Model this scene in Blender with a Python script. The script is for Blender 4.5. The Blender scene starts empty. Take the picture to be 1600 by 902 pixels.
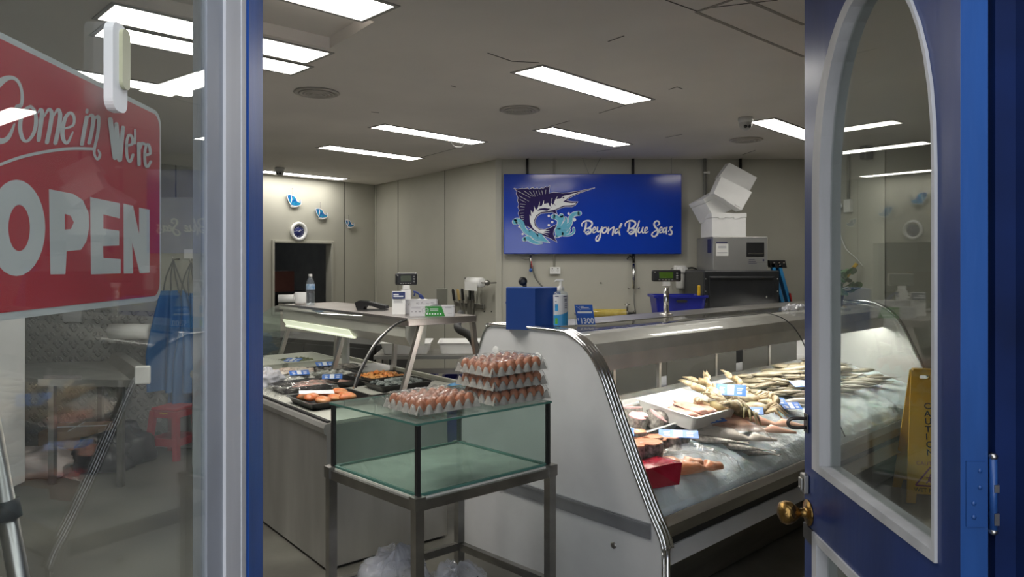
import bpy, bmesh, math, random
from mathutils import Vector, Matrix, noise
from mathutils.geometry import tessellate_polygon
random.seed(7)
PI = math.pi
C = bpy.context.scene.collection
sc = bpy.context.scene

# ------------------------------------------------------------ camera, world, exposure
EYE, HOR, FPX = 1.6, 410.0, 1130.0
cd = bpy.data.cameras.new('camera'); cam = bpy.data.objects.new('camera', cd); C.objects.link(cam)
cam.location = (0, 0, EYE); cam.rotation_euler = (PI/2, 0, 0)
cd.sensor_width = 36; cd.lens = FPX/1600*36; cd.shift_y = -(451-HOR)/1600; cd.clip_start = 0.05
sc.camera = cam
sc.view_settings.view_transform = 'Standard'; sc.view_settings.look = 'None'
sc.view_settings.exposure = 0.0; sc.view_settings.gamma = 1; sc.view_settings.use_curve_mapping = False
w = bpy.data.worlds.new('sky'); sc.world = w; w.use_nodes = True
bg = w.node_tree.nodes['Background']; bg.inputs[0].default_value = (0.88, 0.92, 0.98, 1); bg.inputs[1].default_value = 2.7
LAMP = 18.0          # ceiling panel emission
sc.cycles.max_bounces = 10; sc.cycles.transparent_max_bounces = 24; sc.cycles.glossy_bounces = 5
sc.cycles.use_denoising = True
sc.cycles.sample_clamp_indirect = 6.0

# ------------------------------------------------------------ measured points
def P(x, y, z=0.0):            # world point at height z seen at (x, y)
    Y = FPX*(EYE-z)/(y-HOR); return Vector(((x-800)/FPX*Y, Y, z))
def PY(x, y, Y):
    return Vector(((x-800)/FPX*Y, Y, EYE-(y-HOR)/FPX*Y))
CEIL = 2.73

# ------------------------------------------------------------ materials
def srgb(h):
    if isinstance(h, str):
        v = [int(h[i:i+2], 16)/255 for i in (0, 2, 4)]
        return tuple((c/12.92 if c <= .04045 else ((c+.055)/1.055)**2.4) for c in v) + (1,)
    return tuple(h)+(1,) if len(h) == 3 else h
MATS = {}
def mat(name, col, rough=.5, metal=0, var=.08, scale=6, bump=0, bscale=60, spec=.5, sss=0, coat=0, emit=None, col2=None, stretch=None, detail=4):
    if name in MATS: return MATS[name]
    m = bpy.data.materials.new(name); m.use_nodes = True; N = m.node_tree.nodes; L = m.node_tree.links
    b = N['Principled BSDF']; c = srgb(col)
    b.inputs['Roughness'].default_value = rough; b.inputs['Metallic'].default_value = metal
    b.inputs['Specular IOR Level'].default_value = spec
    if sss: b.inputs['Subsurface Weight'].default_value = sss; b.inputs['Subsurface Radius'].default_value = (.02, .012, .008)
    if coat: b.inputs['Coat Weight'].default_value = coat; b.inputs['Coat Roughness'].default_value = .06
    tc = N.new('ShaderNodeTexCoord'); src = tc.outputs['Object']
    if stretch:
        mp = N.new('ShaderNodeMapping'); mp.inputs['Scale'].default_value = stretch; L.new(src, mp.inputs[0]); src = mp.outputs[0]
    nz = N.new('ShaderNodeTexNoise'); nz.inputs['Scale'].default_value = scale; nz.inputs['Detail'].default_value = detail
    L.new(src, nz.inputs['Vector'])
    rp = N.new('ShaderNodeValToRGB'); e = rp.color_ramp.elements
    e[0].position = .35; e[1].position = .65
    if col2: c2 = srgb(col2); e[0].color = c; e[1].color = c2
    else:
        e[0].color = tuple(x*(1-var) for x in c[:3])+(1,); e[1].color = tuple(min(1, x*(1+var)) for x in c[:3])+(1,)
    L.new(nz.outputs[0], rp.inputs[0]); L.new(rp.outputs[0], b.inputs['Base Color'])
    if bump:
        n2 = N.new('ShaderNodeTexNoise'); n2.inputs['Scale'].default_value = bscale; n2.inputs['Detail'].default_value = 3; L.new(src, n2.inputs['Vector'])
        bp = N.new('ShaderNodeBump'); bp.inputs['Strength'].default_value = bump; bp.inputs['Distance'].default_value = .01
        L.new(n2.outputs[0], bp.inputs['Height']); L.new(bp.outputs[0], b.inputs['Normal'])
    if emit: b.inputs['Emission Color'].default_value = srgb(emit[0]); b.inputs['Emission Strength'].default_value = emit[1]
    MATS[name] = m; return m
def glass(name, tint=(.96, .98, .97), ior=1.45, haze=.02, hazecol=(.8, .82, .8), rough=0., bump=0, bscale=20, hscale=3):
    if name in MATS: return MATS[name]
    m = bpy.data.materials.new(name); m.use_nodes = True; N = m.node_tree.nodes; L = m.node_tree.links
    N.remove(N['Principled BSDF']); out = N['Material Output']
    t = N.new('ShaderNodeBsdfTransparent'); t.inputs[0].default_value = tuple(tint)+(1,)
    g = N.new('ShaderNodeBsdfGlossy'); g.inputs['Roughness'].default_value = rough
    f = N.new('ShaderNodeFresnel'); ge = N.new('ShaderNodeNewGeometry'); mi = N.new('ShaderNodeMapRange')
    mi.inputs[3].default_value = ior; mi.inputs[4].default_value = 1/ior; L.new(ge.outputs['Backfacing'], mi.inputs[0]); L.new(mi.outputs[0], f.inputs[0])
    mx = N.new('ShaderNodeMixShader'); L.new(f.outputs[0], mx.inputs[0]); L.new(t.outputs[0], mx.inputs[1]); L.new(g.outputs[0], mx.inputs[2])
    tc = N.new('ShaderNodeTexCoord')
    if bump:
        n2 = N.new('ShaderNodeTexNoise'); n2.inputs['Scale'].default_value = bscale; n2.inputs['Detail'].default_value = 3; L.new(tc.outputs['Object'], n2.inputs['Vector'])
        bp = N.new('ShaderNodeBump'); bp.inputs['Strength'].default_value = bump; bp.inputs['Distance'].default_value = .02
        L.new(n2.outputs[0], bp.inputs['Height']); L.new(bp.outputs[0], g.inputs['Normal']); L.new(bp.outputs[0], f.inputs['Normal'])
    last = mx
    if haze:
        d = N.new('ShaderNodeBsdfDiffuse'); d.inputs[0].default_value = tuple(hazecol)+(1,)
        nz = N.new('ShaderNodeTexNoise'); nz.inputs['Scale'].default_value = hscale; nz.inputs['Detail'].default_value = 5; L.new(tc.outputs['Object'], nz.inputs['Vector'])
        mr = N.new('ShaderNodeMapRange'); mr.inputs[1].default_value = .3; mr.inputs[2].default_value = .75; mr.inputs[3].default_value = haze*.4; mr.inputs[4].default_value = haze*1.8
        L.new(nz.outputs[0], mr.inputs[0])
        m2 = N.new('ShaderNodeMixShader'); L.new(mr.outputs[0], m2.inputs[0]); L.new(mx.outputs[0], m2.inputs[1]); L.new(d.outputs[0], m2.inputs[2]); last = m2
    L.new(last.outputs[0], out.inputs[0]); MATS[name] = m; return m
def emis(name, col, s):
    if name in MATS: return MATS[name]
    m = bpy.data.materials.new(name); m.use_nodes = True; b = m.node_tree.nodes['Principled BSDF']
    b.inputs['Base Color'].default_value = (.8, .8, .8, 1); b.inputs['Emission Color'].default_value = srgb(col); b.inputs['Emission Strength'].default_value = s
    MATS[name] = m; return m

# ------------------------------------------------------------ mesh builder
class B:
    def __init__(s): s.v = []; s.f = []; s.m = []; s.mi = 0; s.sm = set()
    def add(s, vs, fs, smooth=False):
        o = len(s.v); s.v += [Vector(x) for x in vs]
        for f in fs:
            if smooth: s.sm.add(len(s.f))
            s.f.append([i+o for i in f]); s.m.append(s.mi)
        return s
    def box(s, c, d, rz=0, ry=0, rx=0, bev=0):
        hx, hy, hz = d[0]/2, d[1]/2, d[2]/2
        R = Matrix.Rotation(rz, 3, 'Z') @ Matrix.Rotation(ry, 3, 'Y') @ Matrix.Rotation(rx, 3, 'X'); c = Vector(c)
        if bev:
            b_ = min(bev, hx*.9, hy*.9, hz*.9); bm = bmesh.new(); bmesh.ops.create_cube(bm, size=1)
            for v in bm.verts: v.co = Vector((v.co.x*2*hx, v.co.y*2*hy, v.co.z*2*hz))
            bmesh.ops.bevel(bm, geom=bm.edges[:], offset=b_, segments=2, affect='EDGES', profile=.5)
            bm.verts.index_update(); s.add([c+R@v.co for v in bm.verts], [[v.index for v in f.verts] for f in bm.faces]); bm.free(); return s
        vs = [c+R@Vector((x*hx, y*hy, z*hz)) for x in (-1, 1) for y in (-1, 1) for z in (-1, 1)]
        return s.add(vs, [[0,1,3,2],[4,6,7,5],[0,4,5,1],[2,3,7,6],[0,2,6,4],[1,5,7,3]])
    def bx(s, x0, x1, y0, y1, z0, z1, bev=0):
        return s.box(((x0+x1)/2, (y0+y1)/2, (z0+z1)/2), (abs(x1-x0), abs(y1-y0), abs(z1-z0)), bev=bev)
    def beam(s, a, b, w_, h, up=(0, 0, 1)):          # rectangular bar from a to b
        a, b = Vector(a), Vector(b); d = (b-a).normalized(); up = Vector(up)
        if abs(d.dot(up)) > .98: up = Vector((1, 0, 0))
        x = d.cross(up).normalized(); y = x.cross(d)
        vs = [p+x*(i*w_/2)+y*(j*h/2) for p in (a, b) for i, j in ((-1,-1),(1,-1),(1,1),(-1,1))]
        return s.add(vs, [[3,2,1,0],[4,5,6,7],[0,1,5,4],[1,2,6,5],[2,3,7,6],[3,0,4,7]])
    def tube(s, pts, r, n=10, caps=True, closed=False):
        pts = [Vector(p) for p in pts]; m = len(pts); rs = r if hasattr(r, '__len__') else [r]*m; vs = []; prev = None
        for i, p in enumerate(pts):
            a = pts[(i-1) % m] if (closed or i > 0) else p; b = pts[(i+1) % m] if (closed or i < m-1) else p
            d = (b-a).normalized()
            if prev is None:
                up = Vector((0, 0, 1)) if abs(d.z) < .9 else Vector((1, 0, 0)); x = d.cross(up).normalized()
            else: x = (prev-d*prev.dot(d)).normalized()
            prev = x; y = d.cross(x)
            vs += [p+(x*math.cos(2*PI*k/n)+y*math.sin(2*PI*k/n))*rs[i] for k in range(n)]
        fs = []
        for i in range(m if closed else m-1):
            for k in range(n): fs.append([i*n+k, i*n+(k+1) % n, ((i+1) % m)*n+(k+1) % n, ((i+1) % m)*n+k])
        s.add(vs, fs, True)
        if caps and not closed: s.add(vs[:n], [list(range(n))[::-1]]); s.add(vs[-n:], [list(range(n))])
        return s
    def cyl(s, a, b, r, r2=None, n=20): return s.tube([a, b], [r, r if r2 is None else r2], n)
    def lathe(s, c, prof, n=24, axis=(0, 0, 1)):
        c = Vector(c); q = Vector((0, 0, 1)).rotation_difference(Vector(axis)); vs = []; fs = []
        for r, z in prof:
            vs += [c+q@Vector((r*math.cos(2*PI*k/n), r*math.sin(2*PI*k/n), z)) for k in range(n)]
        for i in range(len(prof)-1):
            for k in range(n): fs.append([i*n+k, i*n+(k+1) % n, (i+1)*n+(k+1) % n, (i+1)*n+k])
        if prof[0][0] > 1e-4: fs.append(list(range(n))[::-1])
        if prof[-1][0] > 1e-4: fs.append([(len(prof)-1)*n+k for k in range(n)])
        return s.add(vs, fs, True)
    def ell(s, c, r, n=14, m=9, R=None, fn=None):
        c = Vector(c); vs = []; fs = []
        for j in range(m+1):
            th = PI*j/m
            for k in range(n):
                p = Vector((math.sin(th)*math.cos(2*PI*k/n)*r[0], math.sin(th)*math.sin(2*PI*k/n)*r[1], math.cos(th)*r[2]))
                if fn: p = fn(p)
                vs.append(c+(R@p if R else p))
        for j in range(m):
            for k in range(n): fs.append([j*n+k, (j+1)*n+k, (j+1)*n+(k+1) % n, j*n+(k+1) % n])
        return s.add(vs, fs, True)
    def prism(s, poly, g, d, holes=()):             # g maps 2D -> 3D; d = extrusion vector (None = flat face)
        loops = [list(poly)]+[list(h) for h in holes]; flat = [p for l in loops for p in l]
        tr = tessellate_polygon([[Vector((p[0], p[1], 0)) for p in l] for l in loops])
        a = [Vector(g(*p)) for p in flat]; n = len(a)
        if d is None: return s.add(a, [list(t) for t in tr])
        d = Vector(d); s.add(a+[p+d for p in a], [list(t) for t in tr]+[[i+n for i in t[::-1]] for t in tr])
        o = 0; side = []
        for l in loops:
            k = len(l); side += [[o+i, o+(i+1) % k, o+(i+1) % k+n, o+i+n] for i in range(k)]; o += k
        return s.add(a+[p+d for p in a], side)
    def grid(s, nx, ny, fn, smooth=True):
        vs = [fn(i/nx, j/ny) for i in range(nx+1) for j in range(ny+1)]
        return s.add(vs, [[i*(ny+1)+j, (i+1)*(ny+1)+j, (i+1)*(ny+1)+j+1, i*(ny+1)+j+1] for i in range(nx) for j in range(ny)], smooth)
    def ribbon(s, pts, wd, g, smooth=True):          # brush stroke: polyline in 2D with width(s)
        if smooth: pts, wd = cat(pts, wd)
        else: wd = wd if hasattr(wd, '__len__') else [wd]*len(pts)
        n = len(pts); vs = []
        for i in range(n):
            a = pts[max(0, i-1)]; b = pts[min(n-1, i+1)]; dx, dy = b[0]-a[0], b[1]-a[1]; l = math.hypot(dx, dy) or 1
            nx, ny = -dy/l*wd[i]/2, dx/l*wd[i]/2
            vs += [g(pts[i][0]+nx, pts[i][1]+ny), g(pts[i][0]-nx, pts[i][1]-ny)]
        s.add(vs, [[2*i, 2*i+1, 2*i+3, 2*i+2] for i in range(n-1)])
        for p, r in ((pts[0], wd[0]/2), (pts[-1], wd[-1]/2)):
            if r > .2: s.add([g(p[0]+r*math.cos(t*PI/5), p[1]+r*math.sin(t*PI/5)) for t in range(10)], [list(range(10))])
        return s
def cat(pts, wd, sub=5):
    n = len(pts); wd = list(wd) if hasattr(wd, '__len__') else [wd]*n
    if len(wd) != n: wd = [wd[0]+(wd[-1]-wd[0])*i/(n-1) for i in range(n)]
    op, ow = [], []
    for i in range(n-1):
        p0, p1, p2, p3 = pts[max(0, i-1)], pts[i], pts[i+1], pts[min(n-1, i+2)]
        for k in range(sub):
            t = k/sub
            op.append(tuple(.5*((2*p1[q])+(-p0[q]+p2[q])*t+(2*p0[q]-5*p1[q]+4*p2[q]-p3[q])*t*t+(-p0[q]+3*p1[q]-3*p2[q]+p3[q])*t**3) for q in range(len(p1))))
            ow.append(wd[i]+(wd[i+1]-wd[i])*t)
    op.append(tuple(pts[-1])); ow.append(wd[-1]); return op, ow
def sm3(pts, sub=6): return cat([tuple(p) for p in pts], 1, sub)[0]
def rrect(x0, x1, y0, y1, r, n=5):
    o = []
    for cx, cy, a in ((x1-r, y1-r, 0), (x0+r, y1-r, 90), (x0+r, y0+r, 180), (x1-r, y0+r, 270)):
        for k in range(n+1):
            t = math.radians(a+90*k/n); o.append((cx+r*math.cos(t), cy+r*math.sin(t)))
    return o
def ellp(cx, cy, rx, ry, n=28): return [(cx+rx*math.cos(2*PI*k/n), cy+ry*math.sin(2*PI*k/n)) for k in range(n)]

def tag(o, label=None, cat=None, group=None, kind=None):
    if label: o['label'] = label
    if cat: o['category'] = cat
    if group: o['group'] = group
    if kind: o['kind'] = kind
    return o
def obj(name, b, mats, parent=None, loc=None):
    me = bpy.data.meshes.new(name); me.from_pydata([tuple(v) for v in b.v], [], b.f)
    for m in (mats if isinstance(mats, (list, tuple)) else [mats]): me.materials.append(m)
    for p, mi in zip(me.polygons, b.m): p.material_index = mi
    for i in b.sm: me.polygons[i].use_smooth = True
    bm = bmesh.new(); bm.from_mesh(me); bmesh.ops.remove_doubles(bm, verts=bm.verts, dist=1e-5); bmesh.ops.recalc_face_normals(bm, faces=bm.faces); bm.to_mesh(me); bm.free()
    me.update(); o = bpy.data.objects.new(name, me); C.objects.link(o)
    if parent: o.parent = parent
    if loc is not None: o.location = loc
    return o
def thing(name, label, cat, loc=(0, 0, 0), rz=0, group=None):
    o = bpy.data.objects.new(name, None); C.objects.link(o); o.empty_display_size = .1
    o.location = loc; o.rotation_euler = (0, 0, rz); return tag(o, label, cat, group)
def one(name, b, m, label, cat, loc=(0, 0, 0), rz=0, group=None, kind=None):
    o = obj(name, b, m, None, loc); o.rotation_euler = (0, 0, rz); return tag(o, label, cat, group, kind)
def struct(name, b, m, loc=(0, 0, 0), rz=0):
    o = obj(name, b, m, None, loc); o.rotation_euler = (0, 0, rz); o['kind'] = 'structure'; return o
def dup(o, loc=None, rot=None, label=None, parent=None, scale=None):
    c = o.copy(); C.objects.link(c)
    if parent: c.parent = parent
    if loc is not None: c.location = loc
    if rot is not None: c.rotation_euler = rot
    if scale is not None: c.scale = (scale,)*3 if not hasattr(scale, '__len__') else scale
    if label: c['label'] = label
    for ch in list(o.children):
        if ch.name in bpy.data.objects: dup(ch, parent=c)
    return c
def txt(s, size, g, b, bold=0, space=1.0, align='LEFT'):   # built-in font lettering written into builder b through g
    cu = bpy.data.curves.new('t', 'FONT'); cu.body = s; cu.size = size; cu.offset = bold; cu.space_character = space; cu.align_x = align; cu.resolution_u = 3
    o = bpy.data.objects.new('t', cu); C.objects.link(o); dg = bpy.context.evaluated_depsgraph_get(); me = o.evaluated_get(dg).to_mesh()
    b.add([g(v.co.x, v.co.y) for v in me.vertices], [list(p.vertices) for p in me.polygons]); bpy.data.objects.remove(o); bpy.data.curves.remove(cu)

m_wall = mat('cream_wall_panel', (.46, .45, .385), .55, var=.05, scale=1.5)
m_seam = mat('dark_joint', (.05, .05, .045), .7)
m_ceil = mat('ceiling_board', (.77, .725, .68), .8, var=.06, scale=.9)
m_floor = mat('concrete_floor', (.10, .095, .08), .4, var=.3, scale=2.2, bump=.05, bscale=30, detail=7, col2=(.17, .165, .14))
m_steel = mat('brushed_steel', (.52, .50, .47), .30, 1, var=.12, scale=9, stretch=(1, 1, .12))
m_steeld = mat('worn_steel', (.36, .35, .33), .38, 1, var=.2, scale=7, stretch=(.2, 1, 1))
m_white = mat('white_enamel', (.62, .62, .62), .38, var=.05, scale=4)
m_chrome = mat('chrome', (.75, .75, .75), .12, 1, var=.04)
m_plastw = mat('white_plastic', (.78, .78, .76), .4, var=.03)
m_black = mat('black_plastic', (.012, .012, .013), .4, var=.2)
m_foam = mat('foam', (.80, .80, .79), .75, var=.03, bump=.1, bscale=150)
m_blue = mat('blue_door_paint', (.010, .030, .14), .28, var=.25, scale=5, bump=.05, bscale=25, stretch=(1, 1, .25))
m_bluel = mat('blue_door_edge_paint', (.020, .085, .30), .35, var=.2, scale=6, bump=.06, stretch=(1, 1, .2))
m_blued = mat('navy_jamb_paint', (.003, .014, .075), .4, var=.25, scale=5)
m_wood = mat('old_white_timber', (.46, .46, .47), .5, var=.14, scale=10, bump=.1, bscale=20, stretch=(1, 1, .12))
m_rubber = mat('dark_rubber', (.02, .02, .02), .6)
m_glassw = glass('window_glass', (.93, .95, .94), 1.32, .02, (.6, .66, .66))
m_glassd = glass('door_glass', (.88, .91, .89), 1.42, .025, (.6, .62, .6))
m_glassc = glass('counter_glass', (.97, .98, .97), 1.5, .012)
m_film = glass('plastic_film', (.98, .98, .98), 1.45, .012, (.85, .85, .85), .08, .8, 45, 20)
# ------------------------------------------------------------ the room
b = B(); b.bx(-6.6, 6.2, -3, 12, -.1, 0); struct('floor', b, m_floor)
# ceiling with one sunken bay between the double lights
hole = [(-.964, 3.823), (-.646, 3.396), (-1.62, 2.46), (-1.94, 2.92)]
b = B()
outer = [(-6.5, -.4), (-.42, -.4), (-.42, 1.32), (.86, 1.32), (.86, .8), (6.1, .8), (6.1, 11.8), (-6.5, 11.8)]
b.prism(outer, lambda x, y: (x, y, CEIL), (0, 0, .13), [hole])
b.bx(-2.2, -.5, 2.2, 4.1, CEIL+.06, CEIL+.16)
b.mi = 1
def crack(x0, y0, x1, y1, wd=.006):
    a, c = P(x0, y0, CEIL-.001), P(x1, y1, CEIL-.001); b.beam(a, c, wd, .002)
for q in [(762,83,800,96), (800,96,842,98), (950,65,975,56), (936,177,982,163), (858,198,890,189), (530,283,536,281), (655,247,712,232), (1045,140,1058,136), (1058,136,1066,139), (1040,215,1066,210), (755,221,757,222), (580,175,592,176), (1215,0,1100,13), (1090,18,1040,0), (932,237,968,232), (1180,235,1160,242), (705,134,712,136)]: crack(*q)
b.mi = 2
for q in [(1088,19,1256,89), (1090,18,1143,0), (1166,0,1256,39)]: crack(*q, .018)
struct('ceiling', b, [m_ceil, mat('ceiling_crack', (.10, .09, .08), .8), mat('ceiling_batten', (.30, .27, .24), .6)])

def panelled(name, L, z0, z1, seams, side, loc, rz, op=None, seamw=.012):
    b = B(); y0, y1 = (0, .12) if side > 0 else (-.12, 0)
    if op:
        a, c, d, e = op
        b.bx(0, a, y0, y1, z0, z1); b.bx(c, L, y0, y1, z0, z1); b.bx(a, c, y0, y1, e, z1); b.bx(a, c, y0, y1, z0, d)
    else: b.bx(0, L, y0, y1, z0, z1)
    b.mi = 1
    for s in seams: b.bx(s-seamw/2, s+seamw/2, -.0015 if side > 0 else -.001, .001 if side > 0 else .0015, z0, z1)
    return struct(name, b, [m_wall, m_seam], loc, rz)
WL = dict(loc=(-2.0, 10.6, 0), rz=math.atan2(-.75, -.66))
panelled('wall_left', 5.2, 0, CEIL, [.02, .55, 2.9, 4.0], -1, op=(.771, 1.64, .95, 1.855), **WL)
WM = dict(loc=(-2.0, 10.6, 0), rz=math.atan2(-2.7, 1.86))
def onM(px, z):      # position along the middle wall seen at px
    k = (px-800)/FPX; t = (k*10.6+2.0)/(.567+.823*k); return t
panelled('wall_middle', 3.28, 0, CEIL, [onM(622, 0), onM(695, 0)], 1, **WM)
panelled('wall_back', 3.4, 0, CEIL, [.01], 1, (-.14, 7.9, 0), 0)
panelled('wall_right', 1.05, 0, CEIL, [.02], 1, (3.25, 7.9, 0), math.atan2(-1.0, .3))
panelled('wall_side', 2.6, 0, CEIL, [.01, .5, 1.0], 1, (3.55, 6.9, 0), math.atan2(-.3, 2.4))
b = B(); b.bx(6.0, 6.1, .8, 7.2, 0, CEIL); struct('wall_far_right', b, m_wall)
b = B(); b.bx(.98, 6.1, .8, .9, 0, CEIL+.1); struct('wall_front_right', b, m_wall)
b = B(); b.bx(-6.5, -.46, -.4, -.3, 0, CEIL+.1); struct('wall_front_left', b, m_wall)
b = B(); b.bx(-6.6, -6.5, -.4, 11.8, 0, CEIL+.1); struct('wall_far_left', b, m_wall)
# wall trims: frame of the serving hatch, corner beads, baseboards
b = B(); F = .035
for a, c, d, e in ((.771-F, .771, .95-F, 1.855+F), (1.64, 1.64+F, .95-F, 1.855+F), (.771, 1.64, 1.855, 1.855+F), (.771, 1.64, .95-F, .95)): b.bx(a, c, -.12, .02, d, e, bev=.004)
struct('window_1', b, m_wall, **WL)
b = B(); b.bx(0, 3.28, -.012, 0, 0, .1); struct('baseboard_middle', b, m_steeld, **WM)
b = B(); b.bx(-.18, -.11, 7.88, 7.92, 0, CEIL, bev=.005); struct('trim_1', b, m_wall)
b = B(); b.bx(-.02, .05, -.02, .02, 0, CEIL, bev=.005); struct('trim_2', b, m_wall, **WM)
# the room seen through the serving hatch
mk = mat('kitchen_wall', (.30, .30, .29), .6)
for nm, q in (('wall_kitchen_back', (.2, 2.4, -2.6, -2.5, .2, 2.6)), ('floor_kitchen', (.2, 2.4, -2.5, -.12, .2, .22)), ('wall_kitchen_right', (.1, .2, -2.6, -.12, .2, 2.6)), ('wall_kitchen_left', (2.4, 2.5, -2.6, -.12, .2, 2.6)), ('ceiling_kitchen', (.1, 2.5, -2.6, -.12, 2.6, 2.65))):
    struct(nm, B().bx(*q), mk, **WL)
kd = mat('dark_kitchen_shelf', (.03, .03, .03), .5)
def onWL(t, y, z): a = math.atan2(-.75, -.66); return (-2+t*math.cos(a)-y*math.sin(a), 10.6+t*math.sin(a)+y*math.cos(a), z)
b = B(); b.bx(.45, 2.2, -1.5, -.9, 1.14, 1.17); 
for x in (.5, 2.15):
    for y in (-1.45, -.95): b.bx(x-.02, x+.02, y-.02, y+.02, .22, 1.14)
b.bx(.48, 2.17, -1.47, -1.45, .25, 1.14)
o = one('kitchen_bench', b, kd, 'dark bench inside the back room seen through the wall opening', 'bench'); o.location = WL['loc']; o.rotation_euler = (0, 0, WL['rz'])
def cardbox(name, c, d, rz, m, label, cat='box', group=None, tape=None):
    t = thing(name, label, cat, (c[0], c[1], c[2]), rz, group)
    b = B(); b.box((0, 0, d[2]/2), d, bev=.003); obj('carton', b, m, t)
    b = B(); b.bx(-d[0]/2, d[0]/2, -.02, .02, d[2]-.001, d[2]+.002); b.bx(-.004, .004, -d[1]/2-.001, d[1]/2+.001, d[2]-.0005, d[2]+.003); obj('lid_flap', b, tape or m_plastw, t); return t
cardbox('cardboard_box', onWL(.95, -1.15, 1.17), (.42, .36, .3), WL['rz'], mat('kraft_red', (.16, .06, .045), .7), 'reddish brown carton on the bench inside the wall opening')
cardbox('storage_bin', onWL(1.75, -1.3, 1.36), (.5, .3, .16), WL['rz'], mat('grey_bin', (.12, .12, .12), .6), 'grey flat bin on a dark shelf inside the wall opening', 'bin')
b = B(); b.bx(1.45, 2.1, -1.48, -1.12, 1.32, 1.36); b.bx(1.46, 1.5, -1.46, -1.42, 1.17, 1.32); b.bx(2.05, 2.09, -1.46, -1.42, 1.17, 1.32)
b.bx(1.46, 1.5, -1.18, -1.14, 1.17, 1.32); b.bx(2.05, 2.09, -1.18, -1.14, 1.17, 1.32)
o = one('bench_riser', b, kd, 'dark raised shelf standing on the bench in the back room', 'shelf'); o.location = WL['loc']; o.rotation_euler = (0, 0, WL['rz'])
for i in range(3): one('paper_stack', B().box((0, 0, .025), (.24, .18, .05), bev=.004), mat('paper_grey', (.25, .24, .22), .8), 'pile of grey papers beside the red carton, %s one' % ('bottom', 'middle', 'top')[i], 'papers', onWL(1.28+.01*i, -1.1, 1.17+.05*i), WL['rz']+.1*i, 'papers on the back room bench')

t = thing('kitchen_fill_light', 'unseen fill light added to brighten the back room behind the wall opening', 'ceiling light', onWL(1.3, -1.5, 2.56), WL['rz'])  # lamp out of view, added to lift the dark back room
obj('light_body', B().bx(-.32, .32, -.06, .06, .0, .04), kd, t); obj('diffuser', B().bx(-.3, .3, -.05, .05, -.02, 0, bev=.005), emis('added_fill_glow', (.9, .95, 1), 5), t)
# ------------------------------------------------------------ ceiling lights
m_lamp = emis('lamp_diffuser', (1, .965, .90), LAMP)
m_lfr = mat('light_frame', (.35, .34, .32), .5)
def clight(cx, cy, ux, uy, L, Wd, label):
    t = thing('ceiling_light', label, 'ceiling light', (cx, cy, CEIL), math.atan2(uy, ux), 'ceiling panel lights')
    b = B(); h = .014
    for x0, x1, y0, y1 in ((-L/2-.02, L/2+.02, -Wd/2-.02, -Wd/2), (-L/2-.02, L/2+.02, Wd/2, Wd/2+.02), (-L/2-.02, -L/2, -Wd/2, Wd/2), (L/2, L/2+.02, -Wd/2, Wd/2)): b.bx(x0, x1, y0, y1, -.006, 0)
    obj('frame', b, m_lfr, t)
    b = B(); b.bx(-L/2, L/2, -Wd/2, Wd/2, -.003, 0); obj('diffuser', b, m_lamp, t); return t
U = (.68, .733); U2 = (.714, .70)
clight(.49, 4.65, *U, 1.16, .215, 'large ceiling panel light in the middle, nearest above the blue fish sign')
clight(.666, 6.54, *U, 1.16, .19, 'ceiling panel light closest to the wall above the blue fish sign')
clight(-.715, 6.41, *U, 1.16, .19, 'ceiling panel light with a loose cobweb thread, left of the round centre vent')
clight(-1.44, 7.48, *U, 1.16, .21, 'ceiling panel light second nearest the clock wall')
clight(-2.70, 9.40, *U, 1.2, .2, 'ceiling panel light tight against the wall above the glass fish')
clight(2.39, 6.18, *U, 1.2, .2, 'ceiling panel light behind the security camera, cut by the door')
clight(-.588-.45, 3.274-.42, *U2, 1.2, .26, 'nearest ceiling panel light, alone at the top of the opening')
clight(-1.45, 3.62, *U2, 1.05, .26, 'upper of the two ceiling lights lying side by side')
clight(-1.62, 3.88, *U2, 1.05, .22, 'lower of the two ceiling lights lying side by side')
clight(-2.5, 4.45, *U, 1.1, .2, 'ceiling panel light seen through the left window behind the clip')
one('cobweb_thread', B().tube(sm3([P(705,223,CEIL-.01), P(711,229,CEIL-.03), P(722,229,CEIL-.03), P(727,222,CEIL-.01)]), .0025, 5), m_plastw, 'thin pale thread hanging below the edge of a ceiling light', 'thread')

# round vents
def vent(px, py, label):
    c = P(px, py, CEIL); t = thing('ceiling_vent', label, 'vent', c, 0, 'round ceiling vents')
    obj('outer_ring', B().lathe((0, 0, 0), [(.145, 0), (.15, -.006), (.135, -.014), (.12, -.008)], 32), mat('vent_metal', (.50, .47, .43), .5), t)
    b = B()
    for r in (.105, .08, .055, .03): b.lathe((0, 0, 0), [(r, -.002), (r+.012, -.016), (r-.002, -.018), (r-.008, -.006)], 28)
    obj('cone', b, mat('vent_metal'  , 0), t)
    obj('backing', B().lathe((0, 0, 0), [(.13, -.001), (.0, -.0015)], 28), m_black, t)
vent(495, 144, 'round ceiling vent next to the pair of lights, by the blue post')
vent(812, 171, 'round ceiling vent in the middle between two panel lights')
vent(1166, 218, 'round ceiling vent just below the security camera')
def dome(px, py, label):
    c = P(px, py, CEIL); t = thing('security_camera', label, 'camera', c, 0)
    obj('mount', B().lathe((0, 0, 0), [(.055, 0), (.058, -.02), (.05, -.04)], 20), m_white, t)
    obj('housing', B().ell((0, 0, -.055), (.05, .05, .045)), mat('camera_grey', (.42, .42, .42), .4), t)
    b = B(); b.ell((-.014, -.04, -.075), (.014, .012, .014), 10, 6); b.ell((.018, -.04, -.073), (.014, .012, .014), 10, 6); obj('lens', b, m_black, t)
dome(1165, 184, 'white dome security camera under the ceiling left of the door')
dome(437, 262, 'small dome security camera in front of the far wall light')

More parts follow.
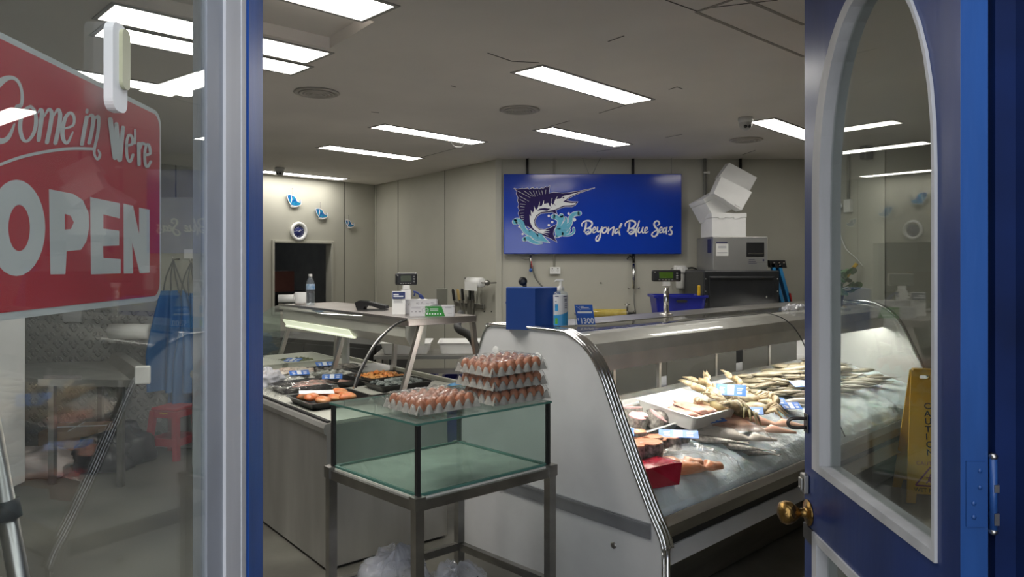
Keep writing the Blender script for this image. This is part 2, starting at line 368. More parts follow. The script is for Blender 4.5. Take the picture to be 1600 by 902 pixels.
# ------------------------------------------------------------ left side window and posts
def LW(Yv, off, z): return Vector((-.374-.0752*Yv+off, Yv, z))
def lbar(b, ya, yb, o0, o1, z0, z1):
    vs = [LW(y, o, z) for y in (ya, yb) for o in (o0, o1) for z in (z0, z1)]
    b.add(vs, [[0,1,3,2],[4,6,7,5],[0,4,5,1],[2,3,7,6],[0,2,6,4],[1,5,7,3]]); return b
b = B(); lbar(b, 1.085, 1.158, -.011, -.002, 0, 2.7); lbar(b, -.4, 1.085, -.04, 0, .42, .5); lbar(b, -.4, 1.085, -.04, 0, 2.55, 2.7)
wf = struct('window_2', b, mat('grey_bead', (.32, .34, .38), .5))
b = B(); lbar(b, -.4, 1.09, -.009, -.004, .48, 2.58); obj('window_pane', b, m_glassw, wf)
b = B(); lbar(b, 1.158, 1.268, -.05, .003, 0, 2.7); lbar(b, 1.238, 1.252, -.05, .005, 0, 2.7); struct('trim_3', b, mat('white_post_paint', (.60, .60, .62), .5, var=.08, scale=9, bump=.08, stretch=(1, 1, .15)))
b = B(); lbar(b, 1.268, 1.389, -.06, .0, .0, 2.7); lbar(b, 1.283, 1.30, .0, .004, 0, 2.7); struct('trim_4', b, mat('post_blue', (.018, .085, .34), .4, var=.2, scale=8, bump=.06, stretch=(1, 1, .2)))
b = B(); lbar(b, -.4, 1.158, -.05, -.002, 0, .42); struct('trim_5', b, m_blue)
# right jamb
b = B(); b.bx(.812, .86, 1.215, 1.34, 0, 2.75); b.bx(.846, .98, -.3, 1.34, 0, 2.75); struct('trim_6', b, m_blued)
b = B(); b.bx(.806, .816, 1.24, 1.30, 0, 2.75); struct('trim_7', b, mat('grey_strip', (.12, .11, .09), .6))
b = B(); b.bx(-.46, .98, 1.26, 1.38, 2.36, 2.75); struct('trim_8', b, m_blued)

# ------------------------------------------------------------ open door
DR = math.atan2(1, .0451)
door = tag(bpy.data.objects.new('door_1', None), kind='structure'); C.objects.link(door); door.location = (.756, 1.22, 0); door.rotation_euler = (0, 0, DR)
def arch(x0, x1, z0, zs, h, n=20):
    cx, rx = (x0+x1)/2, (x1-x0)/2
    return [(x0, z0)]+[(cx-rx*math.cos(PI*i/n), zs+h*math.sin(PI*i/n)**.9) for i in range(n+1)]+[(x1, z0)]
def lower(x0, x1): return [(x0, .16), (x0, .90), (x1, .90), (x1, .16)]
fx = lambda y: (lambda x, z: (x, y, z))
b = B(); b.prism([(0, .015), (.731, .015), (.731, 2.31), (0, 2.31)], fx(-.045), (0, .045, 0), [arch(.075, .655, 1.07, 1.765, .45), lower(.075, .655)])
obj('door_leaf', b, m_blue, door)
b = B(); b.prism(arch(.070, .662, 1.063, 1.765, .456), fx(-.048), (0, .054, 0), [arch(.080, .612, 1.083, 1.765, .437)])
b.prism(lower(.07, .662), fx(-.048), (0, .054, 0), [[(.092, .19), (.092, .878), (.632, .878), (.632, .19)]]); obj('glazing_trim', b, m_wood, door)
b = B(); b.prism(arch(.085, .645, 1.08, 1.765, .44), fx(-.026), (0, .004, 0)); obj('arched_pane', b, m_glassd, door)
b = B(); b.bx(.085, .645, -.026, -.022, .18, .89); obj('lower_pane', b, m_glassd, door)
b = B(); b.bx(-.0012, 0, -.045, 0, .015, 2.31); obj('hinge_edge', b, m_bluel, door)
b = B(); b.bx(-.004, -.001, -.04, -.008, 1.155, 1.265); b.tube([(-.004, -.052, 1.15), (-.004, -.052, 1.27)], .006, 12)
for z in (1.172, 1.195, 1.222, 1.25): b.ell((-.005, -.02-.01*(z > 1.2), z), (.002, .004, .004), 8, 5)
h = obj('hinge', b, m_bluel, door); b = B(); b.ell((-.004, -.052, 1.274), (.007, .007, .006)); b.ell((-.004, -.052, 1.148), (.007, .007, .006)); b.bx(-.011, -.007, -.058, -.05, 1.16, 1.18); b.bx(-.011, -.007, -.058, -.05, 1.215, 1.228); obj('hinge_pin', b, m_steel, h)
# hardware on the latch side
b = B(); b.bx(.70, .728, 0, .004, 1.145, 1.195, bev=.002); b.tube(sm3([(.714, .004, 1.182), (.714, .038, 1.182), (.714, .050, 1.17), (.714, .038, 1.158), (.714, .004, 1.158)]), .0045, 10); obj('staple', b, mat('dull_iron', (.10, .09, .08), .35, .9), door)
b = B(); b.bx(.695, .729, 0, .014, .985, 1.035, bev=.003); b.bx(.70, .724, .014, .02, .995, 1.025, bev=.003); b.ell((.712, .02, 1.0), (.004, .003, .004), 8, 5); obj('latch_case', b, m_steeld, door)
b = B(); b.lathe((.70, 0, .935), [(.034, 0), (.034, .004), (.018, .007), (.012, .012), (.011, .026), (.018, .032), (.028, .045), (.031, .06), (.026, .073), (.012, .08), (.0, .081)], 28, (0, 1, 0))
obj('knob', b, mat('old_brass', (.28, .17, .055), .33, 1, var=.45, scale=35, bump=.3, bscale=90), door)
b = B(); b.bx(.66, .731, -.0, .0035, .86, .90); b.ell((.69, .003, .915), (.004, .003, .004), 8, 5); obj('knob_plate', b, mat('dull_iron', 0), door)

# ------------------------------------------------------------ OPEN sign on the left window
def sg(off):
    def g(px, py):
        k = (px-800)/FPX; Y = -.374/(k+.0752); return LW(Y, off, EYE-(py-HOR)/FPX*Y)
    return g
def sgp(off): return lambda Yv, z: LW(Yv, off, z)
osn = thing('open_sign', 'red and white sign reading Come in We are OPEN behind left window', 'sign', LW(.77, -.024, 1.55))
def osub(name, b, m): 
    for v in b.v: v -= osn.location
    return obj(name, b, m, osn)
b = B(); b.prism(rrect(.572, .968, 1.549, 1.80, .02), sgp(-.026), (.003, 0, 0)); osub('board', b, mat('sign_white', (.62, .63, .60), .4))
b = B(); b.prism(rrect(.577, .962, 1.556, 1.794, .018), sgp(-.0228), (.0004, 0, 0)); osub('red_field', b, mat('sign_red', (.50, .008, .03), .35))
b = B(); g = sg(-.0222)
Z = lambda pts: [(x/2.255, 100+y/2.255) for x, y in pts]
b.prism(Z(ellp(145, 578, 96, 170)), g, None, [Z(ellp(154, 578, 36, 82))])
b.prism(Z([(253,441),(335,458),(366,480),(385,525),(387,575),(378,625),(360,655),(312,660),(308,741),(258,742)]), g, None, [Z([(306,528),(325,535),(336,558),(326,582),(306,584)])])
b.prism(Z([(390,469),(489,491),(489,545),(434,530),(434,580),(487,588),(487,640),(433,642),(434,684),(492,688),(492,738),(393,742)]), g, None)
b.prism(Z([(501,492),(533,500),(553,600),(553,506),(588,514),(588,735),(555,738),(530,630),(533,738),(502,739)]), g, None)
V = lambda pts: [(x/5.636, 100+y/5.636) for x, y in pts]
stp = [0]
def gn(): stp[0] += 1; return sg(-.0222+.00003*stp[0])
def st(pts, wd): b.ribbon(V(pts), [q/5.636 for q in wd] if hasattr(wd, '__len__') else wd/5.636, gn())
st([(372,380),(405,350),(408,250),(380,160),(320,120),(240,150),(160,250),(122,400),(130,540),(180,650),(240,680),(300,640),(345,530)], [50,30,26,26,34,60,78,84,80,66,50,36,16])
st([(480,372),(420,420),(392,540),(410,650),(450,680),(500,620),(525,520),(515,420),(480,372)], [24,34,36,34,24,30,34,30,24])
st([(540,430),(560,400),(575,430),(560,560),(545,670)], [10,26,38,38,36]); st([(590,470),(630,400),(655,440),(640,560),(615,690)], [10,26,36,36,36]); st([(665,470),(705,400),(725,450),(710,570),(685,695)], [10,26,36,36,36])
st([(760,570),(830,540),(840,470),(810,430),(770,470),(745,570),(750,660),(785,695),(830,600)], [16,22,26,26,32,36,34,26,14])
st([(945,470),(925,580),(905,705)], 34); b.ribbon(V([(950,405),(948,425)]), 4.5, g); st([(945,480),(985,450),(1000,490),(985,600),(965,695)], [10,28,34,32,32]); st([(1000,500),(1035,460),(1045,500),(1035,620),(1010,740),(1010,800),(1035,840),(1055,800),(1040,760)], [10,28,30,28,24,20,22,24,14])
st([(215,890),(400,820),(620,770),(820,745),(1000,748)], [26,26,26,26,26])
def sl(pts, wd): b.ribbon(V(pts), wd/5.636, gn(), False)
sl([(1140,490),(1180,825)], 42); sl([(1180,825),(1188,540)], 26); sl([(1190,530),(1215,845)], 36); sl([(1222,845),(1245,560)], 34)
st([(1278,720),(1325,700),(1318,640),(1292,630),(1275,700),(1280,820),(1305,860),(1328,800)], 24)
sl([(1345,580),(1345,700)], 18); sl([(1375,700),(1378,885)], 30); st([(1385,740),(1400,700),(1422,705)], 26)
st([(1430,800),(1470,790),(1462,720),(1440,715),(1425,790),(1430,880),(1450,905),(1475,860)], 24)
osub('lettering', b, mat('sign_white', 0))
b = B(); b.prism(rrect(.772, .806, 1.764, 1.860, .012), sgp(-.004), (.010, 0, 0)); 
cl = thing('suction_clip', 'white plastic clip on the window glass at the top of the open sign', 'clip', LW(.787, 0, 1.764))
for v in b.v: v -= cl.location
obj('body', b, m_plastw, cl)
b = B(); b.prism(rrect(.786, .805, 1.79, 1.856, .008), sgp(.006), (.004, 0, 0))
for v in b.v: v -= cl.location
obj('lever', b, mat('yellowed_plastic', (.45, .45, .30), .35), cl)
# ------------------------------------------------------------ right fish counter
R0 = Vector((-.12, 3.95, 0)); RA = math.atan2(.683, .731)
def RW(s, t, z): return Vector((R0.x+.731*s+.683*t, R0.y+.683*s-.731*t, z))
def Rl(P_): d = P_-R0; return (.731*d.x+.683*d.y, .683*d.x-.731*d.y)       # world -> (s, t)
PROF = [(.12, .705), (.2, .71), (.6, .675), (.85, .60), (.98, .525), (1.03, .465), (1.06, .45)]
def prof(t):
    for (a, za), (c, zc) in zip(PROF, PROF[1:]):
        if t <= c: return za+(zc-za)*max(0, (t-a)/(c-a))
    return PROF[-1][1]
def onR(px, py):            # the point of the ice bed seen at (px, py)
    Y = 2.6
    while Y < 8:
        p = PY(px, py, Y); s, t = Rl(p)
        if .1 < t < 1.07 and p.z <= prof(t): return s, t, p.z
        Y += .01
    return 1, .5, .7
RL = 3.9
fc = thing('fish_display_counter', 'large refrigerated counter with curved glass and a bed of ice', 'counter', R0, RA)
OUT = [(-.25,.0),(-.25,.70),(-.20,.88),(-.05,1.21),(-.02,1.245),(.03,1.26),(.5,1.258),(.575,1.247),(.648,1.2155),(.70,1.178),(.7488,1.125),(.79,1.06),(.826,.985),(.955,.708),(1.06,.504),(1.115,.41),(1.135,.35),(1.135,.0)]
pt = lambda t, z: (0, -t, z)
b = B(); b.prism(OUT, pt, (.04, 0, 0)); obj('end_panel', b, m_white, fc)
b = B(); b.prism(OUT, lambda t, z: (RL-.03, -t, z), (.03, 0, 0)); obj('far_end_panel', b, m_white, fc)
ed = [(-t, z) for t, z in OUT[1:-1]]
b = B()
for dx in (-.008, .013, .034, .055): b.tube([(dx, y-.004, z+.004) for y, z in cat(ed[3:], 1, 3)[0]], .0105 if dx > -.005 else .009, 8)
b.tube([(.0, y, z) for y, z in ed[:5]], .008, 8)
b.tube([(.0, -1.135, .36), (.0, -1.135, 0)], .011, 8); b.tube([(.03, -1.135, .36), (.03, -1.135, 0)], .011, 8)
obj('chrome_edging', b, m_chrome, fc)
b = B()
for dx in (RL-.04, RL-.01): b.tube([(dx, y-.004, z+.004) for y, z in ed[3:]], .011, 8)
obj('far_chrome_edging', b, m_chrome, fc)
for t, z in ((.05, 1.12), (.37, 1.115)):
    b = B(); b.lathe((-.001, -t, z), [(.027, 0), (.025, .004), (.012, .007), (0, .007)], 20, (-1, 0, 0)); o = obj('panel_cap', b, m_plastw, fc); 
    k = B(); k.ell((-.008, -t+.012, z-.012), (.002, .003, .003), 8, 5); obj('screw', k, m_black, o)
for bt_, bz_ in ((.86, .30), (.1, .97)): obj('bolt_head', B().lathe((-.001, -bt_, bz_), [(.016, 0), (.014, .004), (.006, .006), (0, .006)], 14, (-1, 0, 0)), m_steel, fc)
b = B(); b.bx(-.010, 0, -1.07, .22, .385, .455, bev=.002); b.bx(-.014, -.01, -1.065, .21, .437, .448); obj('panel_trim_strip', b, mat('grey_strip_plate', (.33, .34, .36), .3, .6), fc)
# body below the glass
b = B(); b.prism([(-.2,.1),(-.2,.75),(.1,.75),(.11,.66),(.6,.60),(1.02,.40),(.96,.38),(.96,.1)], lambda t, z: (.04, -t, z), (RL-.07, 0, 0)); obj('cabinet_body', b, m_white, fc)
b = B(); b.prism([(1.035,.385),(1.035,.44),(1.065,.455),(1.105,.43),(1.115,.385)], lambda t, z: (.04, -t, z), (RL-.07, 0, 0)); obj('front_rail', b, m_steeld, fc)
b = B(); b.bx(.04, RL-.03, -1.05, -.9, .305, .385); obj('bumper_strip', b, m_rubber, fc)
b = B(); b.prism([(.9,.262),(.9,.31),(1.06,.31),(1.115,.262)], lambda t, z: (.04, -t, z), (RL-.07, 0, 0)); obj('white_ledge', b, m_white, fc)
b = B(); b.prism([(.95,.03),(.97,.262),(1.10,.262),(1.0,.03)], lambda t, z: (.04, -t, z), (RL-.07, 0, 0)); obj('kick_panel', b, m_steeld, fc)
b = B(); b.bx(.1, RL-.1, -.95, .15, .0, .1); obj('plinth', b, m_black, fc)
# steel worktop and light hood
b = B(); b.bx(.04, RL-.03, -.285, .02, 1.225, 1.252, bev=.004); b.bx(.04, RL-.03, -.292, -.284, 1.218, 1.255); obj('steel_top', b, m_steel, fc)
b = B(); b.prism([(.45, 1.09), (.45, 1.236), (.54, 1.232), (.61, 1.19), (.64, 1.13), (.64, 1.052), (.632, 1.052), (.625, 1.09)], lambda t, z: (.045, -t, z), (RL-.08, 0, 0)); hd = obj('light_hood', b, mat('hood_grey', (.58, .56, .52), .4, .2), fc)
b = B(); b.tube([(.08, -.59, 1.072), (RL-.1, -.59, 1.072)], .011, 10); obj('light_tube', b, emis('counter_tube', (1, .95, .86), 100), hd)
for s in (.62, 1.28, 2.25, 3.1): obj('tube_clip', B().tube([(s, -.59, 1.072), (s+.03, -.59, 1.072)], .014, 10), mat('amber_cap', (.5, .35, .15), .5), hd)
b = B()
for s in (.06, .45, .92, 1.4, 2.1, 2.9, 3.6): b.bx(s, s+.025, -.115, -.095, .75, 1.225)
b.bx(.05, RL-.05, -.12, -.09, .74, .765); obj('rear_door_frame', b, m_steel, fc)
b = B()
for s in (.48, 1.5, 2.5): b.bx(s, s+.9, -.108, -.104, .765, 1.22)
obj('sliding_door_pane', b, mat('rear_pane_painted_dim', (.022, .022, .02), .35, spec=.15), fc)  # dimness of the space behind is put into the opaque pane colour
GL = [(.292, 1.2515), (.42, 1.251), (.5, 1.249), (.56, 1.24), (.62, 1.222), (.66, 1.20), (.70, 1.168), (.735, 1.125), (.765, 1.075), (.795, 1.01), (.86, .87), (.955, .672), (1.045, .485)]
gl = cat(GL, 1, 4)[0]
for s0, s1 in ((.045, 2.095), (2.105, RL-.035)):
    b = B(); n = len(gl)
    b.grid(1, n-1, lambda u, v: (s0+(s1-s0)*u, -gl[round(v*(n-1))][0], gl[round(v*(n-1))][1])); obj('curved_glass', b, m_glassc, fc)
b = B(); b.tube([(2.1, -t, z) for t, z in gl], .0035, 6); obj('glass_joint', b, m_rubber, fc)

# ice
m_ice = mat('crushed_ice', (.76, .87, .93), .35, var=.05, scale=14, bump=.6, bscale=45, sss=.15)
def icez(s, t): return prof(t)+.022*noise.noise(Vector((s*5, t*5, 1)))+.012*noise.noise(Vector((s*16, t*16, 4)))+.008*noise.noise(Vector((s*40, t*40, 4)))-.004
b = B()
def icef(u, v):
    s = .045+(RL-.08)*u; t = .12+.915*v; return (s, -t, min(icez(s, t), 3))
b.grid(190, 60, icef); b.grid(190, 1, lambda u, v: (.045+(RL-.08)*u, -1.035, .44+(icez(.045+(RL-.08)*u, 1.035)-.44)*v))
one('crushed_ice', b, m_ice, 'bed of crushed ice filling the curved glass counter', 'ice', R0, RA, kind='stuff')

# ------------------------------------------------------------ seafood on ice
def place(o, px, py, dz=0, rz=0, rx=0, ry=0):
    s, t, z = onR(px, py); o.location = RW(s, t, icez(s, t)+dz); o.rotation_euler = (rx, ry, RA+rz); return o
def tray(name, label, L, W, H, m, th=.006, lip=.012, flare=.02, group=None):     # open tray, base centre at origin
    b = B(); n = 6
    def loop(l, w_, z, r=.02): return [(x, y, z) for x, y in rrect(-l/2, l/2, -w_/2, w_/2, r, n)]
    L_ = [loop(L-2*flare, W-2*flare, 0), loop(L, W, H), loop(L+2*lip, W+2*lip, H), loop(L+2*lip, W+2*lip, H+th*.5), loop(L-.004, W-.004, H+th*.5), loop(L-2*flare-th, W-2*flare-th, th)]
    k = len(L_[0]); vs = [p for l in L_ for p in l]; fs = []
    for i in range(5):
        for j in range(k): fs.append([i*k+j, i*k+(j+1) % k, (i+1)*k+(j+1) % k, (i+1)*k+j])
    fs += [list(range(k))[::-1], [5*k+j for j in range(k)]]
    b.add(vs, fs); return one(name, b, m, label, 'tray', group=group)
m_tag = mat('tag_blue', (.03, .15, .55), .4, var=.03); m_tagw = mat('tag_white', (.75, .77, .8), .5, var=.02)
def pricetag(loc, rz, rx, label, L=.16, W=.078, ry=0, grp='blue price tags on the seafood'):
    t = thing('price_tag', label, 'price tag', loc, rz, grp); t.rotation_euler = (rx, ry, rz)
    obj('card', B().box((0, 0, 0), (L, W, .003), bev=.001), m_tag, t)
    b = B(); b.bx(-L*.12, L*.1, -W*.42, W*.42, .0015, .0022)
    for k, (x, w_) in enumerate(((-.38, .16), (.2, .2))): b.bx(L*x, L*(x+w_), W*.12, W*.2, .0015, .002); b.bx(L*x, L*(x+w_*.8), -W*.02, W*.04, .0015, .002)
    b.bx(L*.2, L*.36, -W*.34, -W*.14, .0015, .002); b.bx(-L*.36, -L*.22, -W*.34, -W*.12, .0015, .002)
    obj('print', b, m_tagw, t); return t
m_pink = mat('pink_flesh', (.62, .30, .24), .3, col2=(.72, .43, .36), scale=25, spec=.6, bump=.15, bscale=40, sss=.1)
m_salm = mat('salmon_flesh', (.72, .24, .10), .28, col2=(.80, .42, .26), scale=9, stretch=(1, 7, 7), spec=.6, bump=.15, bscale=30, sss=.1)
m_salms = mat('salmon_steak_face', (.78, .30, .17), .3, col2=(.82, .45, .32), scale=16, spec=.5, sss=.1)
m_tuna = mat('tuna_flesh', (.30, .006, .02), .2, col2=(.42, .02, .05), scale=9, spec=.6, bump=.1, bscale=20, sss=.1)
m_skin = mat('silver_skin', (.16, .15, .14), .25, .3, col2=(.42, .40, .37), scale=60, spec=.6, bump=.3, bscale=160)
m_skind = mat('dark_skin', (.04, .04, .04), .3, col2=(.30, .28, .27), scale=45, spec=.6)
m_cut = mat('pale_pink_cut', (.50, .30, .31), .35, col2=(.62, .42, .44), scale=14)
def lump(b, c, r, sd, R=None, k=.25):      # irregular soft piece
    def fn(p):
        q = Vector((p.x/r[0], p.y/r[1], p.z/r[2])); f = 1+k*noise.noise(q*1.3+Vector((sd, sd*.7, 0))); return Vector((p.x*f, p.y*f, p.z*f))
    return b.ell(c, r, 14, 8, R, fn)
def fillet(b, L, W, H, bend=0.0, nx=18, ny=8, tail=.25):
    def pt_(u, v):
        wv = (math.sin(PI*min(1, u*1.15+.12))**.55 if u < .75 else 1)*(1-max(0, u-.55)/.45*(1-tail)); x = (u-.5)*L
        y = math.cos(v*2*PI)*W/2*wv+bend*math.sin(u*PI); z = H*(.45+.5*math.sin(v*2*PI))*max(.15, wv)*(1+.15*math.sin(u*26)*(math.sin(v*2*PI) > 0)*.4)
        if math.sin(v*2*PI) < 0: z *= .25
        return (x, y, z)
    b.grid(nx, ny*2, pt_); e0 = [pt_(0, j/(ny*2)) for j in range(ny*2)]; e1 = [pt_(1, j/(ny*2)) for j in range(ny*2)]
    b.add(e0, [list(range(ny*2))]); b.add(e1, [list(range(ny*2))]); return b
def steak(name, label, px, py, rz, R=.07, H=.035, face=None, skin=None, rx=0, ry=0, dz=.0, grp=None):
    t = thing(name, label, 'fish', grp and (0, 0, 0) or (0, 0, 0), 0, grp)
    pl = [(R*(1.15 if math.cos(a) > 0 else .95)*math.cos(a), R*(.78+.1*math.cos(a*2))*math.sin(a)-(.25*R if abs(a-PI*1.5) < .25 else 0)*-1) for a in [2*PI*i/30 for i in range(30)]]
    b = B(); b.prism(pl, lambda x, y: (x, y, 0), (0, 0, H)); obj('skin', b, skin or m_skind, t)
    b = B(); b.prism([(x*.96, y*.95) for x, y in pl], lambda x, y: (x, y, H-.001), (0, 0, .006))
    b.mi = 1; b.tube([(0, -R*.05, H), (0, -R*.05, H+.007)], R*.1, 8); b.ribbon([(0, R*.1), (0, R*.65)], [.004, .002], lambda x, y: (x, y, H+.0056)); b.ribbon([(-R*.1, 0), (-R*.7, -R*.1)], [.003, .002], lambda x, y: (x, y, H+.0056)); b.ribbon([(R*.1, 0), (R*.8, -R*.1)], [.003, .002], lambda x, y: (x, y, H+.0056))
    obj('cut_face', b, [face or m_salms, mat('bone_white', (.75, .62, .55), .5)], t)
    place(t, px, py, dz, rz, rx, ry); return t
# white tray with fillets, white tray with fish chunks
wt = tray('white_tray', 'deep white tray of pink fillets on the ice', .50, .38, .08, m_plastw, group='white trays on the ice')
place(wt, 1072, 656, .03, .06, .15, .02)
wt2 = tray('white_tray', 'shallow white tray of fish chunks beside the counter end panel', .44, .28, .045, m_plastw, group='white trays on the ice')
place(wt2, 1000, 668, .025, .12, .20, .02)
def intray(o, tr, x, y, z, r=(0, 0, 0)):
    M_ = Matrix.LocRotScale(tr.location, tr.rotation_euler, None) @ Matrix.LocRotScale(Vector((x, y, z)), __import__('mathutils').Euler(r), None)
    o.matrix_world = M_; return o
f0 = None
for i, (x, y, rr) in enumerate([(-.08, .0, 1.2), (-.03, .05, .9), (.03, -.02, 1.4), (.08, .03, 1.1), (.13, -.01, 1.3), (0, -.07, .5), (.09, -.08, .2), (-.09, -.08, -.1), (.05, .05, 1.0), (-.02, -.02, 1.3)]):
    if not f0: o = f0 = one('fish_fillet', fillet(B(), .24, .10, .035), m_pink, 'small pink skinless fillet heaped in the deep white tray', 'fish', group='pink fillets in the deep white tray')
    else: o = dup(f0)
    intray(o, wt, x, y, .012+.013*(i//3), (.1*(i % 3-1), .08, rr))
for i, (x, y, z, r) in enumerate([(-.10, -.03, .01, (0, 0, .3)), (-.02, .05, .015, (0, .3, 1.4)), (.02, -.06, .01, (.4, 0, .8)), (.12, -.01, .02, (1.1, .1, 1.0))]):
    o = steak('fish_steak', ['pale fish steak at the left in the shallow white tray', 'pale fish steak at the back of the shallow white tray', 'round pink cut fish steak at the front of the shallow white tray', 'silver skinned fish chunk standing on edge in the shallow white tray'][i], 1000, 650, 0, .075, .07, m_cut, m_skin, grp='chunks in the shallow white tray'); intray(o, wt2, x, y, z, r)
steak('salmon_steak', 'salmon steak at the back, touching the chrome edge below the white tray', 982, 690, -.6, .085, .05)
steak('salmon_steak', 'large round salmon steak in front of the chrome edge', 1001, 720, -.3, .105, .075)
steak('salmon_steak', 'salmon steak lying between the small blue tag and the round steak', 1008, 698, -.9, .08, .05, dz=.005)
steak('salmon_steak', 'salmon steak with pale stripes behind the long blue price tag', 1034, 700, -.2, .10, .06)
place(one('silver_fish_head', lump(B(), (0, 0, .03), (.055, .04, .035), 4), m_skin, 'silver scaly fish piece behind the salmon portions', 'fish'), 1066, 692)
# salmon fillets in film
for i, (px, py, rz, lab) in enumerate([(1050, 728, -.42, 'orange salmon fillet on the left of the wrapped pair'), (1082, 738, -.40, 'orange salmon fillet on the right of the wrapped pair')]):
    o = one('salmon_fillet', fillet(B(), .33, .115, .065, tail=.5), m_salm, lab, 'fish', group='pair of salmon fillets'); place(o, px, py, .002, rz)
b = B(); 
def tun(p): return Vector((p.x, p.y, p.z))
bm_ = bmesh.new(); bmesh.ops.create_cube(bm_, size=1); bmesh.ops.subdivide_edges(bm_, edges=bm_.edges[:], cuts=5, use_grid_fill=True)
for v in bm_.verts:
    c = v.co; q = Vector((c.x*.25+c.z*.02, c.y*.15, (c.z+.5)*.10)); d = 1-.035*(abs(c.x*2)**6+abs(c.y*2)**6)
    v.co = Vector((q.x*d, q.y*d, q.z+.008*noise.noise(q*14)))
bm_.verts.index_update(); b.add([v.co.copy() for v in bm_.verts], [[v.index for v in f.verts] for f in bm_.faces]); bm_.free()
place(one('tuna_block', b, m_tuna, 'dark red raw tuna block beside the chrome edge on ice', 'fish'), 1018, 752, -.005, -.30)
# three long pale fillets and whole silver fish at front
m_pale = mat('pale_fillet', (.72, .34, .22), .3, col2=(.78, .52, .40), scale=7, stretch=(1, 5, 5), sss=.1)
for i, (px, py, rz, L, lab) in enumerate([(1170, 664, -1.05, .50, 'long peach coloured fillet curving over the ice, furthest back'), (1155, 674, -1.05, .46, 'long pale pink fillet in the middle of the wrapped fillets'), (1135, 684, -.95, .40, 'long whitish fillet nearest the front of the wrapped fillets')]):
    o = one('long_fillet', fillet(B(), L*1.35, .14, .075, tail=.15), [m_pale, m_pale, mat('whitish_fillet', (.70, .64, .58), .3, var=.08, scale=12)][i], lab, 'fish', group='long fillets on the ice'); place(o, px, py, .005, rz)
def fish(L, H, W, m, label, grp=None, belly=None, name='whole_fish'):
    t = thing(name, label, 'fish', group=grp); b = B()
    pr = [(0, .02, .02), (.05, .35, .30), (.14, .78, .75), (.28, 1, 1), (.45, .97, .9), (.62, .72, .6), (.78, .38, .28), (.88, .2, .12), (.92, .2, .08)]; pr = cat(pr, 1, 3)[0]; vs = []; n = 12
    for x, h, w_ in pr: vs += [Vector((x*L-L/2, math.cos(2*PI*k/n)*H/2*h, W/2+math.sin(2*PI*k/n)*W/2*w_)) for k in range(n)]
    b.add(vs, [[i*n+k, i*n+(k+1) % n, (i+1)*n+(k+1) % n, (i+1)*n+k] for i in range(len(pr)-1) for k in range(n)], True)
    b.add(vs[:n], [list(range(n))[::-1]])
    obj('body', b, m, t)
    b = B(); z = W/2; b.prism([(.40*L, 0), (.5*L, H*.42), (.47*L, .04*H), (.5*L, -H*.42)], lambda x, y: (x, y, z-.0015), (0, 0, .003)); b.prism([(-.15*L, H*.45), (0, H*.62), (.2*L, H*.36), (.15*L, H*.25)], lambda x, y: (x, y, z-.001), (0, 0, .002))
    obj('fin', b, m_skin, t)
    b = B(); b.ell((-.41*L, H*.1, W*.72), (H*.07, H*.07, W*.08), 8, 5); obj('eye', b, m_black, t); return t
for i, (px, py, rz, L, lab) in enumerate([(1150, 702, -1.15, .30, 'thin silver fish at the front of the ice slope'), (1112, 694, -1.1, .28, 'thin silver fish tucked behind the front one'), (1178, 708, -1.25, .20, 'small silver fish lowest on the ice slope')]):
    place(fish(L*1.4, .08, .045, m_skin, lab, 'silver fish at the front'), px, py, .002, rz)
# crabs
m_crab = mat('crab_shell', (.22, .15, .07), .45, col2=(.68, .58, .40), scale=18, bump=.3, bscale=60); m_crabd = mat('crab_dark', (.10, .085, .04), .4, col2=(.35, .30, .15), scale=25, bump=.3)
def crab(label, dark, sc_):
    t = thing('crab', label, 'crab', group='crabs behind the white tray'); m = m_crabd if dark else m_crab
    b = B(); b.ell((0, 0, .035), (.075, .05, .03), 18, 8, None, lambda p: Vector((p.x*(1+.1*math.sin(9*math.atan2(p.y, p.x))), p.y, p.z))); obj('shell', b, m, t)
    for s in (-1, 1):
        b = B(); b.tube(sm3([(s*.05, .03, .03), (s*.10, .06, .05), (s*.09, .11, .05)]), [.014]*6+[.02]*6+[.018], 8); b.ell((s*.07, .135, .05), (.02, .035, .016), 10, 6); b.tube([(s*.062, .15, .055), (s*.045, .19, .05)], [.009, .002], 6); b.tube([(s*.08, .15, .05), (s*.06, .195, .045)], [.009, .002], 6); obj('claw', b, m_crab, t)
        for k in range(4):
            b = B(); a = -.5+.33*k; x, y = math.cos(a)*s, -math.sin(a)*.6; b.tube([(s*.06, -.01*k, .03), (x*.12, y*.12-.01, .06), (x*.17, y*.17-.02, .015)], [.010, .008, .003], 7); obj('leg', b, m, t)
    t.scale = (sc_,)*3; return t
for i, (px, py, rz, rx, dk, lab) in enumerate([(1112, 622, .4, .3, 0, 'pale crab at the top left of the crab heap'), (1135, 616, -.5, .5, 0, 'pale crab at the very top of the heap'), (1125, 640, 1.8, .2, 1, 'dark crab in front under the blue tag'), (1165, 625, 2.6, -.3, 0, 'pale crab right of the upright blue tag'), (1150, 648, .9, .4, 1, 'dark brown crab at the front of the heap'), (1180, 640, -1.2, .3, 0, 'pale crab at the right end of the heap, beside small fish')]):
    place(crab(lab, dk, 1.15), px, py+14, .05 if i < 2 else .03, rz, rx, 0)
